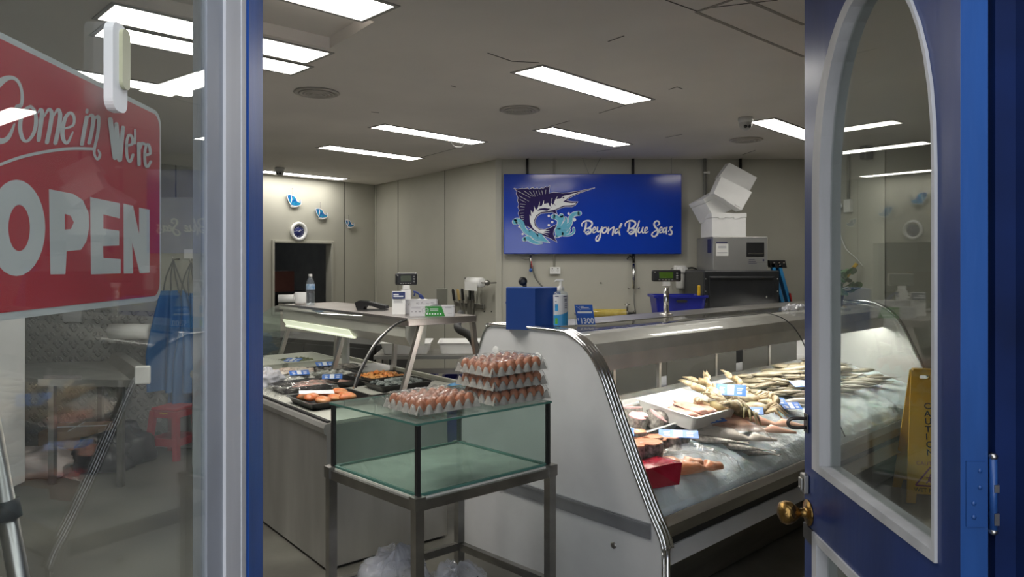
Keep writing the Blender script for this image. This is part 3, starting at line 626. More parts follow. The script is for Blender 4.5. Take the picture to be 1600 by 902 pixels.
# heap of small silver fish
m_sard = mat('sardine_skin', (.10, .085, .055), .35, .1, col2=(.40, .35, .25), scale=7, stretch=(1, 4, 4), spec=.6)
f1 = fish(.28, .062, .038, m_sard, 'small silver brown fish in the large heap by the door', 'heap of small silver fish'); first = True
rnd = random.Random(3)
for layer in range(4):
    for i in range(38-layer*6):
        s = rnd.uniform(1.75+layer*.12, 3.55-layer*.1); t = rnd.uniform(.24+layer*.05, .72-layer*.07)
        o = f1 if first else dup(f1); first = False
        o.location = RW(s, t, prof(t)+.006+.028*layer+rnd.uniform(0, .012)); o.rotation_euler = (rnd.uniform(-.35, .1), rnd.uniform(-.1, .1), RA-.85+rnd.choice([0, .15, -.2, .35, 3.1])+rnd.uniform(-.45, .45))
f2 = fish(.33, .09, .05, mat('white_fish_skin', (.45, .42, .36), .3, .1, col2=(.66, .62, .55), scale=8), 'plump pale fish lying on the ice in front of the small fish heap', 'row of pale fish'); 
for i in range(9):
    o = f2 if i == 0 else dup(f2); s = 1.95+.2*i; o.location = RW(s, .74+.03*(i % 2), prof(.74)+.006); o.rotation_euler = (-.3, 0, RA-.9+.2*(i % 3))
# tags on seafood
def tg(px, py, rz, rx, lab, dz=.05, ry=0, L=.15): s, t, z = onR(px, py); return pricetag(RW(s, t, icez(s, t)+dz*1.25), RA+rz, rx, lab, ry=ry, L=L*1.2)
tg(1060, 702, -.95, .3, 'blue price tag lying over the salmon steaks and fillets', .075, L=.17)
tg(974, 696, -.9, .3, 'small blue price tag against the chrome edge among salmon steaks', .05, L=.09)
tg(1108, 672, -.25, .3, 'blue price tag under the film on the long fillets', .045, L=.17)
tg(1142, 640, -1.1, .9, 'upright blue price tag standing in the crab heap', .10)
tg(1168, 660, -1.0, .4, 'blue price tag between the crabs and the peach fillet', .06)
tg(1212, 648, -.8, .4, 'blue price tag on ice in front of the small fish, left one', .06, L=.1)
tg(1236, 650, -.7, .4, 'blue price tag on ice in front of the small fish, next to the door', .06, L=.1)
tg(1256, 626, -.5, .4, 'blue price tag on top of the small fish heap at the door', .10, L=.16)
def film(b, c, L, W, H, sd, k=.02, n=22, pw=3):
    def fn(u, v):
        x, y = (u-.5)*2, (v-.5)*2; e = max(0, 1-max(abs(x), abs(y))**pw)
        return Vector(c)+Vector((x*L/2*(1+.04*noise.noise(Vector((u*5, v*5, sd)))), y*W/2*(1+.04*noise.noise(Vector((u*5, v*5, sd+3)))), H*e**.4+k*noise.noise(Vector((u*7, v*7, sd)))*(.3+e)+.5*k*noise.noise(Vector((u*19, v*19, sd)))))
    return b.grid(n, n, fn)
place(one('plastic_wrap', film(B(), (0, 0, 0), .44, .34, .085, 1, .012), m_film, 'clear plastic film over the pair of salmon fillets', 'plastic film'), 1070, 728, .0, -.42)
place(one('plastic_wrap', film(B(), (0, 0, 0), .46, .34, .06, 5, .010), m_film, 'clear plastic film over the long pale fillets', 'plastic film'), 1135, 680, .0, -.9)
# ------------------------------------------------------------ left counter
LO = Vector((-2.475, 5.595, 0)); LAr = math.atan2(-.775, .632)
def LWd(u, y, z): return Vector((LO.x+.632*u+.775*y, LO.y-.775*u+.632*y, z))
lc = thing('steel_serving_counter', 'stainless steel serving counter with curved glass, behind the empty glass tank', 'counter', LO, LAr)
pz = lambda u: (lambda y, z: (u, y, z)); LL = 2.4
m_sfront = mat('counter_front_steel', (.60, .59, .56), .42, .75, var=.18, scale=3, stretch=(1, 1, .25))
b = B(); b.prism([(.0,.015),(.0,.705),(-.012,.715),(-.016,.742),(-.006,.762),(.03,.768),(.03,.755),(.75,.755),(.75,.015)], pz(0), (LL, 0, 0)); obj('front_body', b, m_sfront, lc)
b = B(); b.bx(.02, LL-.02, .03, .7, 0, .02); obj('plinth', b, m_black, lc)
b = B(); b.bx(.01, LL-.01, .03, 1.2, .757, .772); b.bx(.01, LL-.01, 1.18, 1.2, .772, .80); obj('deck', b, mat('cream_deck', (.60, .60, .53), .35, var=.06), lc)
b = B(); b.bx(.01, LL-.01, .008, .028, .766, .776); obj('front_seal', b, m_rubber, lc)
b = B(); b.bx(-.03, LL-.35, .70, 1.22, 1.205, 1.25, bev=.004); b.bx(-.03, LL-.35, .694, .70, 1.235, 1.256); obj('top_shelf', b, mat('top_steel', (.50, .46, .44), .32, 1, var=.1, scale=5), lc)
for u in (.05, 1.05, 2.03):
    b = B(); b.beam((u, .80, 1.205), (u, .66, .772), .03, .03, (1, 0, 0)); obj('shelf_leg', b, m_steel, lc)
    b = B(); b.beam((u, 1.2, 1.205), (u, 1.30 if u > 2 else 1.17, .78 if u < 2 else .5), .03, .03, (1, 0, 0)); obj('shelf_leg', b, m_steel, lc)
b = B(); b.bx(.62, .72, .95, .97, .772, 1.205); obj('white_post', b, m_white, lc)
b = B(); b.prism([(.72, 1.205), (.72, 1.13), (.76, 1.07), (.86, 1.07), (.88, 1.205)], pz(0), (1.98, 0, 0)); hd2 = obj('light_hood', b, mat('hood_light_grey', (.42, .42, .37), .4), lc)
b = B(); b.bx(.02, 1.25, .735, .755, 1.062, 1.075); b.prism([(.715, 1.125), (.71, 1.12), (.745, 1.068), (.75, 1.075)], pz(.02), (1.2, 0, 0)); obj('lit_strip', b, emis('greenish_tube', (.93, 1, .70), .75), hd2)
LG = cat([(.70, 1.247), (.62, 1.222), (.53, 1.158), (.47, 1.095), (.42, 1.02), (.375, .94), (.35, .865)], 1, 4)[0]
b = B(); n = len(LG); b.grid(1, n-1, lambda u, v: (.0+2.04*u, LG[round(v*(n-1))][0], LG[round(v*(n-1))][1])); obj('curved_glass', b, m_glassc, lc)
b = B(); b.tube([(2.04, y, z) for y, z in LG], .006, 6); obj('glass_edge', b, m_rubber, lc)
b = B(); b.tube([(2.03, y-.01, z-.006) for y, z in LG], .006, 6); obj('glass_rim', b, m_steel, lc)
b = B(); b.prism([(y, z) for y, z in LG]+[(.02, .772), (.70, .772)], pz(-.005), (.006, 0, 0)); obj('end_glass', b, glass('end_glass', (.75, .85, .82), 1.5, .03), lc)
def onD(o, u, y, z=.772, rz=0, rx=0, ry=0): o.location = LWd(u, y, z); o.rotation_euler = (rx, ry, LAr+rz); return o
m_tub = mat('cream_tub', (.66, .67, .60), .4, var=.03)
onD(tray('plastic_tub', 'cream tub of green mussels at the back of the steel counter', .50, .40, .07, m_tub), .36, .72)
onD(tray('plastic_tub', 'cream tub next to the blue door post on the steel counter', .42, .34, .075, m_tub), .45, .30)
m_bt = mat('black_tray', (.012, .012, .013), .3)
for u, y, L, W, lab in ((.86, .58, .22, .80, 'long black tray of pale squid and pink fillets in front of the tubs'), (1.13, .50, .22, .62, 'long black tray of white fish pieces with a blue and white tag'), (1.40, .42, .24, .60, 'black tray with one long pale pink fillet'), (1.40, .86, .26, .36, 'black tray heaped with orange seafood behind the glass tank'), (1.72, .82, .26, .38, 'black tray of grey shellfish nearest the steel shelf leg'), (1.93, .24, .34, .38, 'black tray of peach coloured shells or roe in front, nearest the glass tank'), (2.2, .62, .26, .40, 'black tray at the near end of the steel counter')):
    onD(tray('black_tray', lab, L, W, .04, m_bt, group='black trays on the steel counter'), u, y)
def heap(name, label, cat_, m, u, y, L, W, n, r, sd, grp=None, h=.03):      # a heap nobody could count
    b = B(); rr = random.Random(sd)
    for i in range(n):
        x, yy = rr.uniform(-.5, .5), rr.uniform(-.5, .5); k = 1-max(abs(x), abs(yy))*1.6
        lump(b, (x*L, yy*W, .012+max(0, k)*h+rr.uniform(0, .01)), (r*rr.uniform(.7, 1.3), r*rr.uniform(.5, 1), r*rr.uniform(.4, .7)), i*3.1+sd, Matrix.Rotation(rr.uniform(0, 6), 3, 'Z') @ Matrix.Rotation(rr.uniform(-.6, .6), 3, 'X'), .5)
    o = one(name, b, m, label, cat_, kind='stuff'); return onD(o, u, y, .778)
heap('mussel_heap', 'heap of green mussels in the cream tub', 'mussels', mat('mussel_green', (.06, .08, .035), .3, col2=(.20, .22, .10), scale=20), .38, .70, .36, .26, 60, .028, 1)
heap('squid_heap', 'pale squid and pink fish strips in the long black tray', 'seafood', mat('squid_pale', (.55, .40, .33), .25, col2=(.66, .60, .52), scale=10, spec=.7), .86, .40, .15, .36, 45, .035, 2)
heap('octopus_heap', 'dark mottled squid at the far end of the long black tray', 'seafood', mat('squid_dark', (.10, .09, .08), .25, col2=(.42, .38, .34), scale=24, spec=.7), .86, .80, .16, .30, 50, .024, 3)
heap('fish_piece_heap', 'white fish pieces in the black tray with the blue and white tag', 'seafood', mat('white_pieces', (.34, .35, .33), .25, col2=(.62, .62, .56), scale=16), 1.13, .52, .15, .50, 60, .028, 4)
heap('orange_seafood_heap', 'orange seafood heaped in a black tray behind the tank', 'seafood', mat('orange_flesh', (.66, .20, .04), .3, col2=(.70, .36, .12), scale=14, sss=.1), 1.40, .86, .2, .29, 90, .02, 5, h=.035)
heap('shellfish_heap', 'grey green shellfish heaped in a black tray by the shelf leg', 'seafood', mat('shell_grey', (.10, .12, .11), .35, col2=(.30, .33, .31), scale=30), 1.72, .82, .2, .30, 90, .02, 6, h=.035)
heap('prawn_heap', 'dark prawns in the near end tray of the steel counter', 'seafood', mat('prawn_dark', (.16, .10, .08), .35, col2=(.35, .28, .24), scale=30), 2.2, .62, .2, .32, 60, .02, 8)
for i, (u, y, rz) in enumerate([(1.83, .13, .3), (1.87, .24, 1.2), (1.94, .12, 2.1), (1.97, .25, .8), (2.03, .15, .2), (2.05, .29, 1.6), (1.93, .34, .5), (1.84, .34, 1)]):
    if i == 0: ph = o = one('scallop', lump(B(), (0, 0, .022), (.052, .042, .022), 7), mat('peach_shell', (.66, .16, .05), .25, col2=(.72, .40, .18), scale=18, spec=.6), 'peach orange round piece in the black tray nearest the tank', 'seafood', group='peach orange pieces in the front tray')
    else: o = dup(ph)
    onD(o, u, y, .785+.008*(i % 3), rz)
onD(one('pink_fillet', fillet(B(), .42, .12, .05, tail=.3), m_pink, 'long pale pink fillet in its black tray on the steel counter', 'fish'), 1.40, .45, .778, PI/2)
for u, y, rz, lab in ((.86, .70, 1.3, 'blue and white tag on the dark squid in the long black tray'), (1.15, .38, 1.3, 'blue and white tag on the white fish pieces'), (1.45, .48, 1.1, 'blue and white tag on the pale pink fillet'), (.50, .60, .6, 'blue tag leaning on the front of the mussel tub')):
    t = pricetag(LWd(u, y, .845), LAr+rz, .25, lab, L=.13, grp='price tags on the steel counter')
t = thing('white_label', 'plain white label strip lying over the peach orange pieces', 'label', LWd(1.90, .17, .84), LAr+1.25); t.rotation_euler = (.2, .05, LAr+1.25)
obj('card', B().box((0, 0, 0), (.20, .055, .003), bev=.001), m_tagw, t)
def bag(name, label, c, r, sd, k=.35, m=None, n=48, knot=False, fr=2.2, group=None):
    def fn(p):
        q = Vector((p.x/r[0], p.y/r[1], p.z/r[2])); a = math.atan2(q.y, q.x)
        f = 1+k*noise.noise(q*fr+Vector((sd, sd, 0)))-k*1.2*abs(noise.noise(Vector((math.sin(a)*3.2, math.cos(a)*3.2, q.z*.8))+Vector((sd, 0, sd))))-k*.25*abs(noise.noise(q*fr*2.2+Vector((sd, 0, sd))))
        p = Vector((p.x*f, p.y*f, p.z*f))
        if p.z < -r[2]*.6: p.z = -r[2]*.6-.01*noise.noise(q*5)
        return p
    b = B(); b.ell((0, 0, r[2]*.6), r, n, n//2, None, fn)
    if knot:
        for kk in range(9):
            a = kk*.7+sd; h_ = r[2]*1.45; L = .09+.02*math.sin(kk*2.3)
            b.grid(8, 12, lambda u, v: Vector((math.cos(a+(v-.5)*1.8)*u*L*(1+.3*math.sin(v*9)), math.sin(a+(v-.5)*1.8)*u*L, h_-.06+u*L*1.3+.02*math.sin(v*9+kk)*u-u*u*L*1.2)))
    return one(name, b, m or m_film, label, 'bag', c, 0, group)
m_bagw = glass('bag_film', (.90, .91, .93), 1.5, .30, (.85, .86, .92), .12, .7, 9, 7)
onD(bag('plastic_bag', 'crumpled clear plastic bag on the steel counter beside the blue post', (0, 0, 0), (.13, .11, .07), 3, m=m_bagw), 1.12, .16, .785)
onD(one('plastic_wrap', film(B(), (0, 0, 0), .26, .42, .05, 3, .02), m_film, 'clear crinkled film over the tray in the middle of the steel counter', 'plastic film'), 1.55, .22, .79, .1)
onD(one('plastic_wrap', film(B(), (0, 0, 0), .26, .60, .045, 9, .015), m_film, 'clear film over the white fish pieces tray', 'plastic film'), 1.14, .48, .785, 0)
o = one('white_reflection_shape', B(), m_plastw, 'white curved shape standing for a light reflection behind the glass of the steel counter', 'scoop')
b = B(); b.grid(16, 6, lambda u, v: Vector((u*.24-.12, (v-.5)*.07, .03*math.sin(u*PI)-.02*u+.012*math.cos((v-.5)*PI)-.012)))
b.grid(16, 6, lambda u, v: Vector((u*.24-.12, (v-.5)*.066, .026*math.sin(u*PI)-.02*u+.012*math.cos((v-.5)*PI)-.016)))
bpy.data.objects.remove(o); o = one('white_reflection_shape', b, m_plastw, 'white curved shape standing for a light reflection over the rear deck of the steel counter', 'scoop'); o.location = LWd(.98, 1.04, .80); o.rotation_euler = (.9, 0, .15)  # solid white shape stands in for light reflected by the curved glass
# things on the top shelf
def onT(px, py, dz=0): p = P(px, py, 1.252); p.z = 1.252+dz; return p
mg = thing('coffee_mug', 'white mug beside the water bottle on the steel counter top', 'mug', LWd(.13, .82, 1.25), 2.6)
obj('cup', B().lathe((0, 0, 0), [(.0, .004), (.04, .004), (.042, 0), (.046, .02), (.047, .10), (.044, .10), (.042, .02), (.0, .015)], 28), m_plastw, mg)
obj('handle', B().tube(sm3([(.044, 0, .085), (.07, 0, .085), (.078, 0, .055), (.065, 0, .028), (.044, 0, .022)]), .006, 8), m_plastw, mg)
bt = thing('water_bottle', 'clear plastic water bottle with blue label on the steel counter top', 'bottle', LWd(.28, .84, 1.25))
pr = [(0, 0), (.03, 0), (.034, .006), (.034, .05)]+[(.034-.002*(i % 2), .05+.008*i) for i in range(8)]+[(.034, .13), (.034, .17), (.030, .19), (.02, .215), (.013, .225), (.013, .235)]
obj('bottle_body', B().lathe((0, 0, 0), pr, 24), glass('bottle_pet', (.88, .92, .95), 1.55, .10, (.7, .75, .8), .05, .4, 40), bt)
obj('label_band', B().lathe((0, 0, 0), [(.0348, .128), (.0352, .13), (.0352, .17), (.0348, .172)], 24), mat('label_blue', (.10, .26, .50), .35, col2=(.55, .65, .75), scale=30), bt)
obj('cap', B().lathe((0, 0, 0), [(.015, .232), (.015, .252), (0, .253)], 18), m_plastw, bt)
one('paper_roll', B().lathe((0, 0, 0), [(.008, -.10), (.035, -.10), (.035, .10), (.008, .10)], 20, (1, .2, 0)), m_plastw, 'white paper roll lying left of the mug on the steel counter', 'paper roll', LWd(-.16, .85, 1.286))
ef = thing('payment_terminal', 'black card payment terminal leaning on its stand on the steel counter top', 'payment terminal', LWd(1.14, .93, 1.25), -.15)
b = B(); b.prism([(-.10, .02), (-.11, .055), (-.08, .07), (.0, .06), (.12, .035), (.125, .012), (.09, .008), (.02, .03), (-.03, .035), (-.05, .0), (-.09, .0)], lambda x, z: (x, -.04, z), (0, .08, 0)); obj('body', b, m_black, ef)
b = B(); b.box((-.045, 0, .069), (.06, .06, .002), ry=.1); obj('screen', b, mat('dark_screen', (.03, .04, .045), .1), ef)
b = B(); 
for i in range(3):
    for j in range(4): b.box((.01+j*.018, -.02+i*.02, .060-.009*j/2-.001), (.012, .014, .004), ry=.2)
obj('keypad', b, mat('key_grey', (.12, .12, .12), .5), ef)
b = B(); b.box((.02, 0, .003), (.20, .09, .006), bev=.002); obj('stand', b, m_black, ef)
def scale(loc, rz, L, H, ph, label, scr, back):
    t = thing('scale_display', label, 'scale display', loc, rz)
    obj('pole', B().cyl((0, 0, 0), (0, 0, ph), .018 if back else .012, n=18), m_chrome, t)
    obj('foot', B().lathe((0, 0, 0), [(.045, 0), (.045, .006), (.02, .012)], 20), m_steel, t)
    obj('neck', B().box((0, 0, ph+.006), (.05, .04, .03), bev=.004), m_plastw, t)
    h = obj('display_head', B().box((0, 0, ph+.02+H/2), (L, .045, H), bev=.012), m_black, t)
    obj('rear_shell', B().box((.008, .03, ph+.02+H/2), (L*.98, .03, H*1.02), bev=.01), mat('shell_plastic', (.45, .43, .40), .4), t)
    b = B(); b.bx(-L*.26, L*.22, -.0245, -.0225, ph+.02+H*.30, ph+.02+H*.80); obj('screen', b, mat('lcd_'+scr, scr, .25, var=.1, emit=(scr, .25)), h)
    b = B()
    for i in range(5): b.bx(-L*.28+i*L*.11, -L*.22+i*L*.11, -.0245, -.022, ph+.02+H*.12, ph+.02+H*.2)
    for i in range(3): b.ell((L*.36, -.0225, ph+.02+H*(.3+.2*i)), (.007, .003, .005), 8, 5)
    b.ell((-L*.4, -.0225, ph+.02+H*.8), (.006, .003, .004), 8, 5)
    obj('button', b, mat('button_grey', (.25, .25, .24), .5), h); return t
sc1 = scale(LWd(1.52, 1.0, 1.25), .25, .15, .085, .17, 'dark grey scale display on a post at the left, above the white card', '3A4030', False)
b = B(); b.bx(-.035, .03, -.025, .025, .005, .16); 
for i in range(6): b.bx(-.05, -.036, -.02, .02, .02+.022*i, .032+.022*i)
obj('receipt_printer', b, m_plastw, sc1)
cr = thing('price_card', 'white standing card with navy blue header next to the boxes', 'card', LWd(1.66, .86, 1.25), .12)
obj('card', B().box((0, 0, .078), (.088, .012, .156), rx=-.05, bev=.001), m_plastw, cr)
b = B(); b.box((0, -.0095, .128), (.084, .001, .045), rx=-.05); hb = obj('blue_header', b, mat('navy_print', (.015, .03, .13), .4), cr)
b = B(); 
for z, w_ in ((.134, .035), (.122, .065)): b.box((-.035+w_/2, -.0105, z), (w_, .0006, .008), rx=-.05)
obj('header_bars', b, m_tagw, hb)
b = B()
for i in range(5): b.box((-.005, -.0075+.0006*i, .10-.010*i), (.06-.006*(i % 2), .001, .003), rx=-.05)
obj('small_print', b, mat('print_grey', (.3, .3, .32), .6), cr)
def gbox(name, label, loc, rz, L, W, H, green):
    t = thing(name, label, 'box', loc, rz); b = B(); th = .003
    b.bx(-L/2, L/2, -W/2, -W/2+th, 0, H); b.bx(-L/2, L/2, W/2-th, W/2, 0, H); b.bx(-L/2, -L/2+th, -W/2, W/2, 0, H); b.bx(L/2-th, L/2, -W/2, W/2, 0, H); b.bx(-L/2, L/2, -W/2, W/2, 0, th); b.bx(-L/2, L/2, .12*W, W/2, H-th, H); b.bx(-L/2, L/2, -W/2, -.25*W, H-th, H)
    obj('carton', b, mat('carton_white', (.60, .60, .62), .5, var=.03), t)
    b = B(); y = -W/2-.0008
    if green:
        b.prism([(-.15*L, .002), (.30*L, .002), (.22*L, H), (-.15*L, H)], lambda x, z: (x, y, z), None); g_ = obj('green_panel', b, mat('green_print', (.02, .22, .03), .45), t)
        b = B()
        def sh(cx, m2): b.ribbon([(cx-.012, H*.72), (cx, H*.80), (cx+.012, H*.72), (cx+.010, H*.45), (cx, H*.28), (cx-.010, H*.45), (cx-.012, H*.72)], .0022, lambda x, z: (x, y-.0008, z), False); b.ribbon([(cx-.005, H*.56), (cx-.001, H*.47), (cx+.006, H*.66)], .002, lambda x, z: (x, y-.0008, z), False)
        sh(-.12*L, 0); 
        for r_ in (.55, .65, .74): b.bx(-.04*L, (.13+.02*r_)*L, y-.001, y, H*r_, H*(r_+.03))
        for i in range(6): b.bx((-.12+.06*i)*L, (-.09+.06*i)*L, y-.001, y, H*.2, H*.32)
        obj('white_marks', b, m_tagw, g_)
        b = B(); sh(-.18*L, 0)
        for x0, x1, z0, z1 in ((-.46, -.26, .80, .84), (-.46, -.43, .42, .5), (-.38, -.34, .42, .52), (-.30, -.24, .42, .52), (.30, .44, .82, .88), (.36, .45, .3, .34)): b.bx(x0*L, x1*L, y-.0006, y, z0*H, z1*H)
        obj('grey_marks', b, mat('print_grey', 0), t)
    else:
        for i, (x, z, a) in enumerate([(-.38, .35, .5), (-.25, .7, 1.2), (-.1, .3, 2), (-.02, .75, .3), (.1, .8, 1), (.25, .72, .2), (.38, .78, .1)]): b.ribbon([(x*L-.012*math.cos(a), z*H-.01*math.sin(a)), (x*L, z*H+.004), (x*L+.012*math.cos(a), z*H+.01*math.sin(a))], .003, lambda x, z: (x, y, z), False); b.ribbon([(x*L-.01, z*H+.006), (x*L+.008, z*H-.008)], .002, lambda x, z: (x, y, z), False)
        obj('grey_marks', b, mat('print_grey', 0), t)
    b = B(); lump(b, (.02, -.01, H-.004), (.04, .025, .012), 5); obj('contents', b, mat('blue_glove', (.015, .02, .03), .4) if green else m_plastw, t); return t
gbox('glove_box', 'white and green printed box with ticked shields at the front of the counter top', LWd(1.92, .96, 1.25), .03, .285, .12, .068, True)
gbox('tissue_box', 'white box with grey scribbled print behind the green one', LWd(1.66, 1.02, 1.25), .03, .25, .11, .095, False)
gs = thing('tape_gun', 'blue tape gun standing in the scribbled white box', 'tape gun', LWd(1.68, 1.02, 1.345), .1)
b = B(); b.tube(sm3([(-.05, 0, .055), (-.03, 0, .05), (-.005, 0, .03), (.02, 0, -.01), (.03, 0, -.05)]), [.007]*12+[.013]*13, 8); b.tube([(-.04, 0, .05), (-.045, 0, .025)], .005, 8); obj('body', b, mat('tool_blue', (.012, .03, .16), .35), gs)
b = B(); b.tube([(.045, 0, -.02), (.06, 0, -.025)], .006, 8); obj('tip', b, m_black, gs)
one('dark_board', B().box((0, 0, .085), (.075, .02, .17), bev=.002), mat('board_olive', (.10, .10, .075), .5), 'dark olive board standing behind the scribbled box', 'board', LWd(1.73, 1.16, 1.25), .1)
# work bench behind the left counter
wb = thing('work_bench', 'white framed work bench seen between the counter top and the egg tank', 'bench', (-.60, 6.22, 0), .04)
b = B(); b.bx(-.55, .5, -.25, .25, .80, .83); obj('bench_top', b, m_steeld, wb)
for x in (-.51, .46):
    for y in (-.22, .22): obj('leg', B().beam((x, y, 0), (x, y, .80), .04, .04), m_steel, wb)
b = B(); b.bx(-.51, .46, -.25, -.22, .68, .72); obj('rail', b, m_steel, wb)
for x, w_ in ((-.30, .40), (.20, .44)):
    o = tray('white_tray', 'white tray on the back work bench, %s' % ('left one by the shelf leg' if x < 0 else 'right one next to the black hose'), w_, .36, .09, m_plastw, group='white trays on the back bench'); o.location = wb.matrix_basis @ Vector((x, 0, .832)); o.rotation_euler = (0, 0, wb.rotation_euler[2])
one('black_hose', B().tube(sm3([P(705, 505, 1.19)+Vector((.0, .9, 0)), PY(715, 512, 5.3), PY(733, 525, 5.2), PY(745, 548, 5.1), PY(750, 600, 5.0), PY(752, 700, 5.0)]), .028, 14), m_rubber, 'thick black hose bending down behind the egg trays', 'hose')
def bluetub(label, loc, rz, s=1, m=None):
    t = thing('blue_tub', label, 'tub', loc, rz); L, W, H = .50*s, .38*s, .32*s
    b = B(); n = 6
    def loop(l, w_, z): return [(x, y, z) for x, y in rrect(-l/2, l/2, -w_/2, w_/2, .04, n)]
    Ls = [loop(L*.82, W*.82, 0), loop(L, W, H), loop(L+.03, W+.03, H), loop(L+.03, W+.03, H-.02), loop(L+.035, W+.035, H+.004), loop(L-.01, W-.01, H+.004), loop(L*.8, W*.8, .008)]; k = len(Ls[0])
    b.add([p for l in Ls for p in l], [[i*k+j, i*k+(j+1) % k, (i+1)*k+(j+1) % k, (i+1)*k+j] for i in range(6) for j in range(k)]+[list(range(k))[::-1], [6*k+j for j in range(k)]])
    obj('bin_shell', b, m or mat('tub_blue', (.012, .02, .30), .35), t)
    b = B(); b.prism(rrect(-.05, .05, -.012, .012, .011), lambda x, z: (x, -L*0-W/2+.012, H-.05+z), (0, -.03, 0)); obj('hand_hole', b, m_rubber, t); return t
bluetub('dark blue tub under the back work bench, behind the curved glass edge', (-.88, 6.22, 0), .06, .9).scale = (1, 1, 2.1); bluetub('dark blue tub under the back work bench, behind the shelf leg', (-.36, 6.22, 0), .06, .9).scale = (1, 1, 2.1)
t = thing('dark_zone_filler', 'low dark filler case added to darken the dim area behind the steel counter', 'dark filler', (-1.85, 7.15, 0), -.55)  # dark case added so the area behind the counter reads dim
obj('case', B().bx(-.9, .9, -.25, .25, 0, .86, bev=.006), mat('filler_dark', (.035, .035, .033), .5), t)
for x in (-.45, .45): dd_ = obj('door', B().bx(x-.43, x+.43, -.27, -.25, .05, .82, bev=.004), mat('filler_dark', 0), t); obj('handle', B().bx(x-.01, x+.01, -.29, -.27, .55, .7), m_steeld, dd_)
m_gl = mat('glove_light_blue', (.10, .30, .55), .4)
o = one('light_blue_glove', lump(B(), (0, 0, 0), (.07, .04, .02), 3, None, .5), m_gl, 'light blue glove lying behind the glass tank top', 'glove', LWd(2.05, 1.08, .80))

# ------------------------------------------------------------ steel stand, glass tank
F0 = Vector((-.3646, 2.802, 0)); e1 = Vector((.5226, .4415, 0)); e2 = Vector((-.426, .412, 0)); E1 = e1.normalized(); E2 = e2.normalized()
def TK(a, c, z): return F0+e1*a+e2*c+Vector((0, 0, z))
def tk(a, c, z): return TK(a, c, z)-Vector((F0.x, F0.y, 0))
std = thing('steel_stand', 'open stainless steel stand carrying the glass tank', 'stand', F0)
for a in (-.0, 1.0):
    for c in (.0, 1.0):
        A = a+(.012 if a else -.012); Cc = c+(.014 if c else -.014)
        b = B(); p = tk(A, Cc, 0); b.beam(p, p+Vector((0, 0, .655)), .038, .038, E1); obj('leg', b, m_steeld, std)
        b = B(); p = tk(A, Cc, .645); b.beam(p, p+Vector((0, 0, .05)), .048, .048, E1); obj('corner_cap', b, m_steeld, std)
for z, h in ((.66, .04), (.165, .035)):
    for q0, q1, nm in (((0, -.014), (1, -.014), 'front'), ((0, 1.014), (1, 1.014), ''), ((-.012, 0), (-.012, 1), ''), ((1.012, 0), (1.012, 1), '')):
        if z < .5 and nm: continue
        b = B(); b.beam(tk(*q0, z), tk(*q1, z), .03, h); obj('rail', b, m_steeld, std)
def quad(b, a0, a1, c0, c1, z0, z1):
    vs = [tk(a, c, z) for a in (a0, a1) for c in (c0, c1) for z in (z0, z1)]; return b.add(vs, [[0,1,3,2],[4,6,7,5],[0,4,5,1],[2,3,7,6],[0,2,6,4],[1,5,7,3]])
one('white_base_board', quad(B(), -.01, 1.01, -.01, 1.01, .672, .688), mat('worn_white_board', (.74, .74, .68), .6, var=.12, scale=8), 'worn white board between the glass tank and the stand', 'board', (F0.x, F0.y, 0))
tank = thing('glass_tank', 'empty green tinted glass tank with black corners, egg trays on top', 'tank', F0)
m_tg = glass('green_glass', (.90, .945, .93), 1.4, .07, (.42, .50, .47)); m_tge = mat('glass_edge_green', (.10, .24, .20), .15, var=.1, spec=.7)
b = B()
for q in ((0, 1, 0, .012), (0, 1, .988, 1), (0, .010, 0, 1), (.990, 1, 0, 1)): 
    b = B(); quad(b, *q, .694, .968); obj('side_pane', b, m_tg, tank)
b = B(); quad(b, -.02, 1.02, -.02, 1.02, .968, .978); tp = obj('top_pane', b, m_tg, tank)
b = B()
for q in ((-.022, 1.022, -.023, -.019), (-.022, 1.022, 1.019, 1.023), (-.022, -.019, -.02, 1.02), (1.019, 1.022, -.02, 1.02)): quad(b, *q, .969, .977)
obj('polished_edge', b, m_tge, tp)
b = B(); quad(b, .0, 1, .0, 1, .688, .694); bp_ = obj('bottom_pane', b, m_tg, tank)
b = B()
for q in ((.0, 1, -.004, .012), (.0, 1, .988, 1.004), (-.004, .012, 0, 1), (.988, 1.004, 0, 1)): quad(b, *q, .689, .699)
obj('silicone_seam', b, m_tge, bp_)
for a, c in ((0, 0), (1, 0), (0, 1), (1, 1)):
    b = B(); da = -.012 if a == 0 else .012; 
    quad(b, min(a-da*-.2, a-da), max(a-da*-.2, a-da), c-.012 if c == 0 else c-.006, c+.006 if c == 0 else c+.012, .69, .967)
    quad(b, a-.006 if a else a-.014, a+.014 if a else a+.006, c-.016 if c == 0 else c-.014, c+.012 if c == 0 else c+.016, .69, .967); obj('corner_strip', b, m_rubber, tank)
